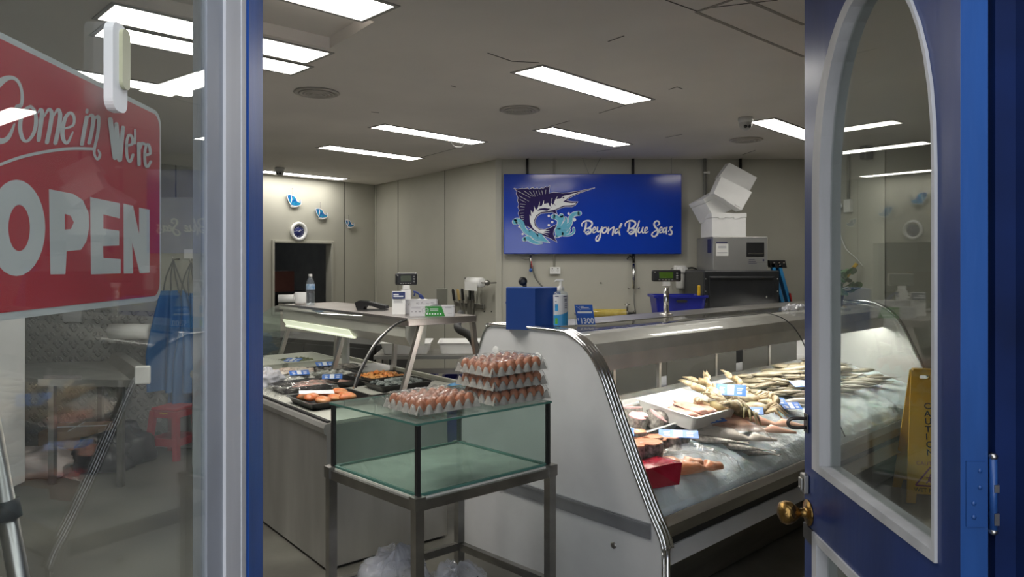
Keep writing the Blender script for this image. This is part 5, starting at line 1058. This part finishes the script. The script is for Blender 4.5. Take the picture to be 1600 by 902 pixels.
for i in range(34):
    a = rr.uniform(0, 2*PI); r = rr.uniform(.03, .20); z = rr.uniform(.12, .30)-.15*r; c = Vector((r*math.cos(a), r*math.sin(a), z)); s = rr.uniform(.028, .045)
    R_ = Matrix.Rotation(rr.uniform(0, 6), 3, 'Z') @ Matrix.Rotation(rr.uniform(.3, 1.2), 3, 'X')
    b.grid(6, 6, lambda u, v: c+R_ @ Vector(((u-.5)*2*s*math.sin(PI*(v*.85+.1))**.6, (v-.5)*2*s, .25*s*math.cos((u-.5)*PI)-.1*s*v)))
    b2.tube([(0, 0, .08), c*.5+Vector((0, 0, .05)), c], .003, 5)
obj('foliage', b, mat('leaf_green', (.02, .07, .02), .4, col2=(.06, .15, .05), scale=9), pl); obj('stems', b2, mat('stem_green', (.05, .10, .03), .5), pl)

# ------------------------------------------------------------ ice machine, bin and foam boxes
im = thing('ice_machine', 'grey steel ice machine head on a black bin against the back wall', 'ice machine', (2.14, 7.22, 0))
def qx(px, py, Y): q = PY(px, py, Y); return q.x-2.14, q.z
x0, z1 = qx(1114, 370, 7.22); x1, z0 = qx(1199.5, 424, 7.22)
b = B(); b.bx(x0, x1, 0, .63, z0-.01, z1, bev=.004); obj('steel_head', b, mat('machine_steel', (.40, .40, .39), .42, .7, var=.06, scale=3), im)
b = B(); u0, w1 = qx(1166, 379, 7.22); u1, w0 = qx(1194, 401, 7.22); b.bx(u0, u1, -.006, 0, w0, w1, bev=.003); o = obj('control_panel', b, m_black, im)
b = B(); b.bx(u0+.015, u1-.01, -.009, -.006, w0+.025, w0+.031); obj('panel_bar', b, m_steel, o)
b = B(); b.prism(rrect(x1-.20, x1-.005, z1-.26, z1-.012, .004), lambda x, z: (x, -.001, z), (0, -.0015, 0), [rrect(x1-.197, x1-.008, z1-.257, z1-.015, .004)]); obj('panel_border', b, mat('border_grey', (.30, .30, .30), .5), im)
b = B(); u0, w1 = qx(1119, 378, 7.22); u1, w0 = qx(1138, 400, 7.22); b.bx(u0, u1, -.002, 0, w0, w1-.02); st_ = obj('sticker', b, m_plastw, im)
b = B(); b.bx(u0, u1-.01, -.003, -.0005, w1-.014, w1); 
for k in range(3): b.bx(u0+.02, u1-.02, -.003, -.002, w1-.035-.014*k, w1-.032-.014*k)
b.bx(u0+.01, u1-.01, -.003, -.002, w0+.03, w0+.034); obj('sticker_print', b, mat('print_dark', 0), st_)
b = B()
for k in range(3): b.bx(x1-.19, x1-.13+.01*k, -.002, -.0005, z0+.115-.018*k, z0+.119-.018*k)
b.bx(x1-.05, x1-.035, -.002, -.0005, z0+.10, z0+.12); obj('small_print', b, mat('print_dark', 0), im)
b = B(); b.bx(x0-.002, x0, .06, .20, z1-.16, z1-.02); obj('side_label', b, mat('side_label_blue', (.02, .025, .10), .4), im)
bn0 = qx(1099.5, 423, 7.0); bn1 = qx(1218, 488, 7.0)
b = B(); b.bx(bn0[0], bn1[0], -.22, .60, .10, bn0[1]-.0, bev=.012); bn = obj('black_bin', b, mat('bin_black', (.015, .016, .018), .38, var=.2), im)
b = B(); b.bx(bn0[0]+.05, bn1[0]-.05, -.232, -.218, .9, bn0[1]-.055, bev=.006); b.bx(bn0[0]+.05, bn1[0]-.07, -.250, -.228, bn0[1]-.075, bn0[1]-.062, bev=.005); obj('bin_door', b, mat('bin_black', 0), bn)
b = B()
for z in (.06, .18, .30): b.ell((bn1[0]-.02, -.222, bn0[1]-z-.02), (.006, .004, .006), 8, 5); b.ell((bn0[0]+.02, -.222, bn0[1]-z-.02), (.006, .004, .006), 8, 5)
b.ell((bn1[0]-.13, -.236, bn0[1]-.255), (.008, .004, .012), 8, 5); obj('rivet', b, m_steel, bn)
for a in (bn0[0]+.05, bn1[0]-.05):
    for y in (-.17, .55): obj('foot', B().cyl((a, y, 0), (a, y, .10), .02, n=12), m_black, im)
ys = thing('yellow_scoop', 'yellow plastic scoop hanging on the left side of the black bin', 'scoop', PY(1093, 470, 7.0))
obj('scoop_bowl', B().bx(-.02, .025, -.03, .03, -.14, .02, bev=.012), mat('scoop_yellow', (.62, .38, .01), .4), ys)
obj('handle', B().bx(-.02, .008, -.015, .015, .02, .15, bev=.01), mat('scoop_yellow', 0), ys)
fo = [('white foam box standing upright on the ice machine', 1135, 7.25, .43, .40, .30, 368, 331, 0, 0)]
def foambox(label, c, dims, ry, rz, rx=0):
    t = thing('foam_box', label, 'foam box', c, rz, 'foam boxes stacked on the ice machine'); t.rotation_euler = (rx, ry, rz); L, W, H = dims
    b = B(); b.bx(-L/2, L/2, -W/2, W/2, 0, H*.8, bev=.008)
    obj('box_body', b, m_foam, t)
    b = B(); b.bx(-L/2-.004, L/2+.004, -W/2-.004, W/2+.004, H*.8, H, bev=.008); b.box((-L*.22, -W/2-.006, H*.8), (.06, .006, .02)); b.box((L*.22, -W/2-.006, H*.8), (.06, .006, .02)); obj('lid', b, m_foam, t); return t
foambox('white foam box standing upright on the ice machine', (2.14+x0+.18, 7.50, z1+.001), (.345, .44, .24), 0, 0)
cz = PY(1136, 302, 7.4); foambox('tilted empty foam box directly on top of the upright one', (cz.x-.03, 7.56, z1+.245), (.33, .34, .24), -.50, .25, -.1).scale = (1, 1, 1)
def tiltbox(label, corners, Y, dep):
    pts = [PY(px, py, Y) for px, py in corners]; c = sum(pts, Vector())/4; t = thing('foam_box', label, 'foam box', c, 0, 'foam boxes stacked on the ice machine')
    b = B(); q = [p-c for p in pts]; dv = Vector((.0, dep*.6, -.0)); b.add(q+[p+dv for p in q], [[0,1,2,3],[7,6,5,4],[0,4,5,1],[1,5,6,2],[2,6,7,3],[3,7,4,0]]); obj('box_body', b, m_foam, t)
    b = B(); e_ = (q[1]-q[0]); f_ = (q[3]-q[0])
    for k in (.25, .7): b.beam(q[3]+e_*k+Vector((0, -.004, 0)), q[3]+e_*(k+.16)+Vector((0, -.004, 0)), .012, .012)
    obj('rim_notch', b, m_foam, t)
tiltbox('tilted white foam box in the middle of the leaning stack', [(1127, 276), (1175, 300.5), (1158.5, 329), (1115, 302)], 7.22, .30)
tiltbox('topmost white foam box, tilted, near the ceiling', [(1139.5, 254), (1183, 277.5), (1171, 299), (1123, 277)], 7.46, .24)
bluetub('blue plastic tub with a hand hole standing behind the green screen scale', (PY(1058, 480, 7.1).x, 7.1, .965), 0, .98)
one('tub_table', B().bx(-.4, .35, -.25, .25, .93, .963).beam((-.36, -.2, 0), (-.36, -.2, .93), .04, .04).beam((.3, -.2, 0), (.3, -.2, .93), .04, .04).beam((-.36, .2, 0), (-.36, .2, .93), .04, .04).beam((.3, .2, 0), (.3, .2, .93), .04, .04), m_steeld, 'steel table carrying the blue tub behind the fish counter', 'table', (PY(1058, 480, 7.1).x, 7.1, 0))
ld = thing('step_ladder', 'folded light blue step ladder with black top leaning beside the ice machine', 'ladder', PY(1224, 474, 7.3))
LX = lambda px, py, y=0: PY(px, py, 7.3)-ld.location+Vector((0, y, 0))
m_lad = mat('ladder_blue', (.03, .22, .48), .4)
foot = (PY(1224, 474, 7.3).z)
for d, y in ((0, 0), (10, .02)):
    b = B(); a_ = LX(1206+d, 412, y); c_ = LX(1222+d*1.1, 474, y); dd = (c_-a_)/(c_.z-a_.z); b.beam(a_, a_+dd*(-foot-a_.z+.01), .10 if d else .06, .03, (1, 0, 0)); obj('rail', b, m_lad, ld)
b = B(); b.prism([(p.x, p.z) for p in (LX(1200, 407), LX(1225, 407), LX(1228, 419), LX(1203, 418))], lambda x, z: (x, -.03, z), (0, .08, 0)); tpc = obj('top_cap', b, m_black, ld)
b = B()
for px, py in ((1208, 411), (1216, 411), (1223, 411), (1217, 415)): b.ell(LX(px, py, -.032), (.009, .004, .009), 8, 5)
obj('rivet', b, m_steel, tpc)
b = B(); q = [LX(1230, 458, -.03), LX(1234, 458, -.03), LX(1237, 474, -.03), LX(1233, 474, -.03)]; b.add(q, [[0, 1, 2, 3]]); obj('warning_label', b, mat('label_red', (.45, .03, .03), .5), ld)

# ------------------------------------------------------------ right side beyond the door glass
aR = math.atan2(-1.0, .3)
def onWR(px, py, out=0):
    k = (px-800)/FPX; # wall line (3.25+.2873 t, 7.9-.9578 t)
    t_ = (k*7.9-3.25)/(.2873+.9578*k); q = Vector((3.25+.2873*t_-.9578*out, 7.9-.9578*t_-.2873*out, 0)); q.z = EYE-(py-HOR)/FPX*q.y; return q
c_ = onWR(1328, 322); dp = thing('wall_socket', 'white wall socket with plugs seen through the arched door glass', 'socket', c_, aR)
obj('plate', B().box((0, -.02, 0), (.09, .04, .13), bev=.004), m_plastw, dp)
b = B(); b.box((-.09, -.05, .01), (.05, .05, .05), bev=.01); b.box((-.13, -.06, -.03), (.04, .04, .05), bev=.01); b.tube(sm3([(-.05, -.05, 0), (-.12, -.07, .04), (-.16, -.06, .07), (-.17, -.06, 0)]), .006, 8); obj('plug', b, m_plastw, dp)
one('white_cable', B().tube(sm3([onWR(1312, 335, .05), onWR(1316, 360, .04), onWR(1325, 388, .03), onWR(1340, 402, .03), onWR(1352, 416, .03)]), .005, 6), m_plastw, 'thin white cable hanging in a curve from the wall plugs', 'cable')
one('grey_conduit', B().tube([onWR(1328, 200, .02), onWR(1328, 318, .02)], .014, 10), mat('conduit_grey', 0), 'grey conduit rising from the wall socket beyond the door glass', 'pipe')
mp = thing('mop', 'mop handle with yellow grip leaning beyond the fish counter end', 'mop', onWR(1345, 470, .30))
b = B(); a_ = onWR(1343, 440, .2)-mp.location; c2_ = onWR(1352, 412, .10)-mp.location; dd = (c2_-a_)/(c2_.z-a_.z); base = a_+dd*(.05-mp.location.z-a_.z); b.tube([base, a_+dd*(.0)], .012, 10); obj('pole', b, m_steel, mp)
obj('yellow_grip', B().cyl(a_, c2_, .018), mat('scoop_yellow', 0), mp)
b = B(); lump(b, base+Vector((0, 0, .0)), (.12, .12, .05), 4); obj('mop_head', b, mat('mop_yarn', (.4, .4, .36), .9, bump=.5), mp)
sp = thing('wall_speaker', 'small dark angled box high on the wall beyond the arched glass', 'speaker', onWR(1363, 222, .07), aR)
obj('case', B().box((0, 0, 0), (.07, .10, .34), bev=.008), mat('case_dark', (.08, .08, .08), .5), sp); obj('bracket', B().box((0, .05, .12), (.03, .06, .03)), m_steeld, sp)
# wet floor sign
ws = thing('wet_floor_sign', 'yellow folding CAUTION wet floor sign beyond the door glass', 'floor sign', (2.82, 4.95, 0), -.25)
m_ye = mat('caution_yellow', (.62, .36, .01), .4, var=.05); Hs = .86
for s, nm in ((-1, 'front_leaf'), (1, 'rear_leaf')):
    b = B(); b.prism([(-.155, 0), (-.10, 0), (-.09, .06), (.09, .06), (.10, 0), (.155, 0), (.085, Hs), (-.085, Hs)], lambda x, z: (x, s*(.01+.16*(1-z/Hs)), z), (0, s*.012, 0), [rrect(-.035, .035, Hs-.06, Hs-.03, .012)] ); lf = obj(nm, b, m_ye, ws)
    if s < 0:
        b = B(); gy = lambda x, z: (x, -(.01+.16*(1-z/Hs))-.0135, z)
        for i, ch in enumerate('CAUTION'): txt(ch, .056, lambda x, y: gy(-.02+x*1.1, Hs-.25-.050*i+y), b, .001)
        obj('caution_lettering', b, m_black, lf)
        b = B(); m_ma = mat('magenta_print', (.22, .04, .10), .5); gz = gy
        txt('CAUTION', .036, lambda x, y: gy(-.085+x, .245+.0+y), b); tri = [(-.095, .115), (.095, .115), (0, .235)]
        for i in range(3): b.ribbon([tri[i], tri[(i+1) % 3]], .010, gz, False)
        b.ell(gy(.0, .185), (.008, .003, .008), 8, 5); b.ribbon([(-.002, .175), (-.012, .150), (.01, .135), (.03, .128)], [.012, .014, .009, .007], gz); b.ribbon([(-.012, .150), (-.03, .132)], .008, gz, False); b.ribbon([(-.03, .165), (.0, .168), (.025, .155)], .006, gz)
        obj('slip_symbol', b, m_ma, lf)
        b = B(); txt('WET FLOOR', .036, lambda x, y: gy(-.105+x, .075+y), b, .0006); obj('wet_floor_lettering', b, mat('olive_print', (.12, .10, .02), .5), lf)
b = B(); b.bx(-.075, .075, -.025, .025, Hs-.006, Hs+.012, bev=.006); obj('hinge_top', b, m_ye, ws)

# ------------------------------------------------------------ seen through the left window
aC = -.04; CB = Vector((-5.4, 6.32, 0))
b = B(); b.bx(0, 2.74, 0, 1.0, 0, 2.16, bev=.01); cr_ = struct('wall_coolroom', b, mat('coolroom_panel', (.42, .42, .37), .5), (CB.x, CB.y, 0), aC)
def onC(px, py, out=0):
    k = (px-800)/FPX; c, s = math.cos(aC), math.sin(aC); t_ = (k*CB.y-CB.x)/(c-k*s); q = Vector((CB.x+c*t_+s*out, CB.y+s*t_-c*out, 0)); q.z = EYE-(py-HOR)/FPX*q.y; return q
# chequer plate
mcp = bpy.data.materials.new('tread_plate'); mcp.use_nodes = True; N = mcp.node_tree.nodes; Lk = mcp.node_tree.links; bs = N['Principled BSDF']; bs.inputs['Metallic'].default_value = .55; bs.inputs['Roughness'].default_value = .38; bs.inputs['Base Color'].default_value = (.52, .52, .50, 1)
tc = N.new('ShaderNodeTexCoord'); outs = []
for a in (PI/4, -PI/4):
    mpn = N.new('ShaderNodeMapping'); mpn.inputs['Rotation'].default_value = (0, a, 0); Lk.new(tc.outputs['Object'], mpn.inputs[0])
    sx = N.new('ShaderNodeSeparateXYZ'); Lk.new(mpn.outputs[0], sx.inputs[0])
    def wav(sock, f, ph):
        m1 = N.new('ShaderNodeMath'); m1.operation = 'MULTIPLY_ADD'; m1.inputs[1].default_value = f; m1.inputs[2].default_value = ph; Lk.new(sock, m1.inputs[0]); m2 = N.new('ShaderNodeMath'); m2.operation = 'SINE'; Lk.new(m1.outputs[0], m2.inputs[0]); return m2.outputs[0]
    w1, w2 = wav(sx.outputs[0], 2*PI/.10, 0 if a > 0 else PI), wav(sx.outputs[2], 2*PI/.05, 0)
    mm = N.new('ShaderNodeMath'); mm.operation = 'ADD'; Lk.new(w1, mm.inputs[0]); Lk.new(w2, mm.inputs[1]); outs.append(mm.outputs[0])
mx_ = N.new('ShaderNodeMath'); mx_.operation = 'MAXIMUM'; Lk.new(outs[0], mx_.inputs[0]); Lk.new(outs[1], mx_.inputs[1])
mr = N.new('ShaderNodeMapRange'); mr.inputs[1].default_value = .9; mr.inputs[2].default_value = 1.5; Lk.new(mx_.outputs[0], mr.inputs[0])
bpn = N.new('ShaderNodeBump'); bpn.inputs['Strength'].default_value = 1; bpn.inputs['Distance'].default_value = .02; Lk.new(mr.outputs[0], bpn.inputs['Height']); Lk.new(bpn.outputs[0], bs.inputs['Normal'])
def plate(px0, px1, z1, lab):
    a_, c_ = onC(px0, 600, .006), onC(px1, 600, .006); L = (c_-a_).length; o = one('tread_plate', B().bx(0, L, -.004, .0, .02, z1), mcp, lab, 'metal sheet', (a_.x, a_.y, 0), aC, 'tread plate sheets'); return o
plate(42, 184.5, 1.20, 'left patterned metal sheet on the cool room wall behind the shelf'); plate(185.5, 262, 1.18, 'right patterned metal sheet beside the blue aprons')
# shelf
sf = thing('steel_sink_bench', 'steel bench with a raised lip and white corner in front of the patterned metal', 'bench', (-2.69, 5.11, 0))
BP = [(0, 0), (-.76, 1.04), (-2.0, .62), (-.68, .06)]
b = B(); b.prism(BP, lambda x, y: (x, y, .735), (0, 0, .03))
b.prism([(0, 0), (-.76, 1.04), (-.70, 1.08), (.06, .04)], lambda x, y: (x, y, .76), (.04, .03, .07)); b.prism([(0, 0), (-.68, .06), (-.68, .03), (.03, -.02)], lambda x, y: (x, y, .72), (0, 0, .05)); obj('bench_top', b, mat('bench_steel', (.50, .50, .48), .35, .8), sf)
b = B(); b.box((.07, .02, .80), (.10, .04, .13), rz=.25, bev=.01); obj('white_corner', b, m_plastw, sf)
for x, y in ((-.10, .05), (-.74, .92), (-1.6, .60), (-.62, .10)): obj('leg', B().bx(x-.02, x+.02, y-.02, y+.02, 0, .735), m_steeld, sf)
b = B(); b.beam((-.64, .035, .765), (-.36, .015, .765), .004, .06); obj('red_edged_sign', b, mat('grey_card', (.30, .28, .28), .5), sf)
one('paper_towel_roll', B().lathe((0, 0, 0), [(.02, -.17), (.065, -.17), (.065, .17), (.02, .17)], 24, (1, 0, 0)), m_plastw, 'white paper roll on the patterned metal wall left of the blue aprons', 'paper roll', onC(214, 518, .10), aC)
b = B(); q = onC(190, 500, .01)
one('notice_card', B().box((0, 0, 0), (.16, .006, .11)), mat('notice_white', (.5, .5, .5), .5), 'small white notice with symbols at the top of the patterned metal', 'notice', onC(115, 493, .02), aC)
m_ap = mat('apron_blue', (.02, .13, .34), .35, var=.12, scale=4, coat=.3)
def apron(px, w_, z0, z1, lab, sd):
    c = onC(px, 440, .09); t = thing('blue_apron', lab, 'apron', (c.x, c.y, z0), aC, 'blue aprons on hooks')
    def f(u, v):
        x = (u-.5)*w_*(.45+.55*min(1, v*1.6)); return Vector((x, -.05*math.sin(u*17+sd)*(.3+v*.7)-.03*math.sin(u*6+v*3+sd), (z1-z0)*(1-v)))
    b = B(); b.grid(40, 20, f); b.grid(40, 20, lambda u, v: f(u, v)+Vector((0, .006, 0))); obj('apron_sheet', b, m_ap, t)
    b = B(); H_ = z1-z0
    for k in (-.07, -.02, .03, .07): b.tube(sm3([(k*1.4, 0, H_-.02), (k*.8, -.03, H_+.12), (0, -.02, H_+.26)]), .006, 6)
    obj('strap', b, mat('strap_grey', (.12, .13, .14), .6), t)
    b = B(); b.tube([(0, .08, H_+.27), (0, -.03, H_+.26), (0, -.04, H_+.29)], .006, 6); obj('hook', b, m_steel, t)
apron(281, .46, .50, 1.36, 'blue plastic apron hanging on the left hook above the red stool', 1); apron(308, .44, .40, 1.34, 'blue plastic apron hanging on the right hook, longest', 4)
one('hook_label', B().box((0, 0, 0), (.14, .006, .08)), m_plastw, 'small white label above the apron hooks', 'label', onC(301, 397, .01), aC)
# red stool
rs = thing('red_stool', 'red plastic stool in front of the blue aprons', 'stool', P(266, 712, 0), -.25); rs.scale = (.88,)*3; rs.location.x += .03
m_rd = mat('stool_red', (.36, .02, .03), .4); h = .47
b = B(); b.bx(-.14, .14, -.14, .14, h-.03, h, bev=.012); b.bx(-.135, .135, -.138, -.128, h-.09, h-.03); b.bx(-.135, .135, .128, .138, h-.09, h-.03); b.bx(-.138, -.128, -.135, .135, h-.09, h-.03); b.bx(.128, .138, -.135, .135, h-.09, h-.03); obj('seat', b, m_rd, rs)
for sx_ in (-1, 1):
    for sy_ in (-1, 1): b = B(); b.beam((sx_*.16, sy_*.16, 0), (sx_*.12, sy_*.12, h-.03), .05, .05); obj('leg', b, m_rd, rs)
b = B()
for s in (-1, 1): b.bx(-.14, .14, s*.145-.008, s*.145+.008, .12, .19); b.bx(s*.145-.008, s*.145+.008, -.14, .14, .12, .19)
obj('stretcher', b, m_rd, rs)
b = B(); b.ribbon([(-.04, h-.05), (-.02, h-.042), (0, h-.052), (.02, h-.045), (.045, h-.048)], .010, lambda x, z: (x, -.1395, z)); obj('yellow_logo', b, mat('scoop_yellow', 0), rs)
# bags and boxes on the floor
m_bk = mat('bag_black', (.02, .02, .022), .35, var=.2)
def lumpo(name, label, cat_, px, py, r, m, sd, k=.35):
    b = B()
    def fn(p):
        q = Vector((p.x/r[0], p.y/r[1], p.z/r[2])); f = 1+k*noise.noise(q*1.8+Vector((sd, 0, sd)))+.15*noise.noise(q*5); p = Vector((p.x*f, p.y*f, p.z*f)); p.z = max(p.z, -r[2]*.55); return p
    b.ell((0, 0, r[2]*.55), r, 26, 16, None, fn); return one(name, b, m, label, cat_, P(px, py, 0))
lumpo('black_bag', 'black bag on the floor at the left of the red stool', 'bag', 200, 722, (.20, .16, .20), m_bk, 2); lumpo('black_bag', 'second black bag on the floor, left of the first', 'bag', 158, 733, (.24, .16, .17), m_bk, 7)
cardbox('cardboard_box', P(120, 726, 0), (.42, .34, .30), .2, mat('kraft_brown', (.30, .19, .10), .7), 'brown cardboard box on the floor below the steel wall bench')
lumpo('white_sack', 'crumpled white sack lying on top of the floor stuff at the left', 'sack', 60, 742, (.26, .18, .14), mat('sack_white', (.45, .38, .36), .6, var=.15, scale=8), 9)
# white upright cabinet at far left
wc = thing('white_cabinet', 'white upright cabinet at the far left inside the window', 'cabinet', (-4.6, 4.75, 0), 0)
b = B(); b.bx(0, 1.17, 0, .35, .05, 2.0, bev=.01); obj('cabinet_case', b, m_white, wc)
b = B(); b.bx(.02, 1.10, -.03, 0, .12, 1.96, bev=.006); dr = obj('cabinet_door', b, m_white, wc)
b = B(); b.bx(1.08, 1.10, -.032, -.029, .12, 1.96); obj('door_gasket', b, m_rubber, dr)
b = B(); b.bx(.95, .98, -.07, -.03, .9, 1.3, bev=.006); obj('handle', b, m_steel, dr)
pole = thing('silver_pole', 'silver pole with a dark collar leaning inside the left window corner', 'pole', LW(.80, -.10, .0))
def PL(px, py, Y): return PY(px, py, Y)-pole.location
a_, c_ = PL(-8, 700, .95), PL(30, 905, .95); dd = (c_-a_)/(c_.z-a_.z)
b = B(); b.tube([a_-dd*(-.25), a_+dd*(-pole.location.z-a_.z)], .012, 14); obj('tube', b, m_steel, pole)
m0 = PL(10, 797, .95); b = B(); b.tube([m0-dd*(-.012), m0+dd*(-.012)], .0165, 14); obj('collar', b, m_rubber, pole)
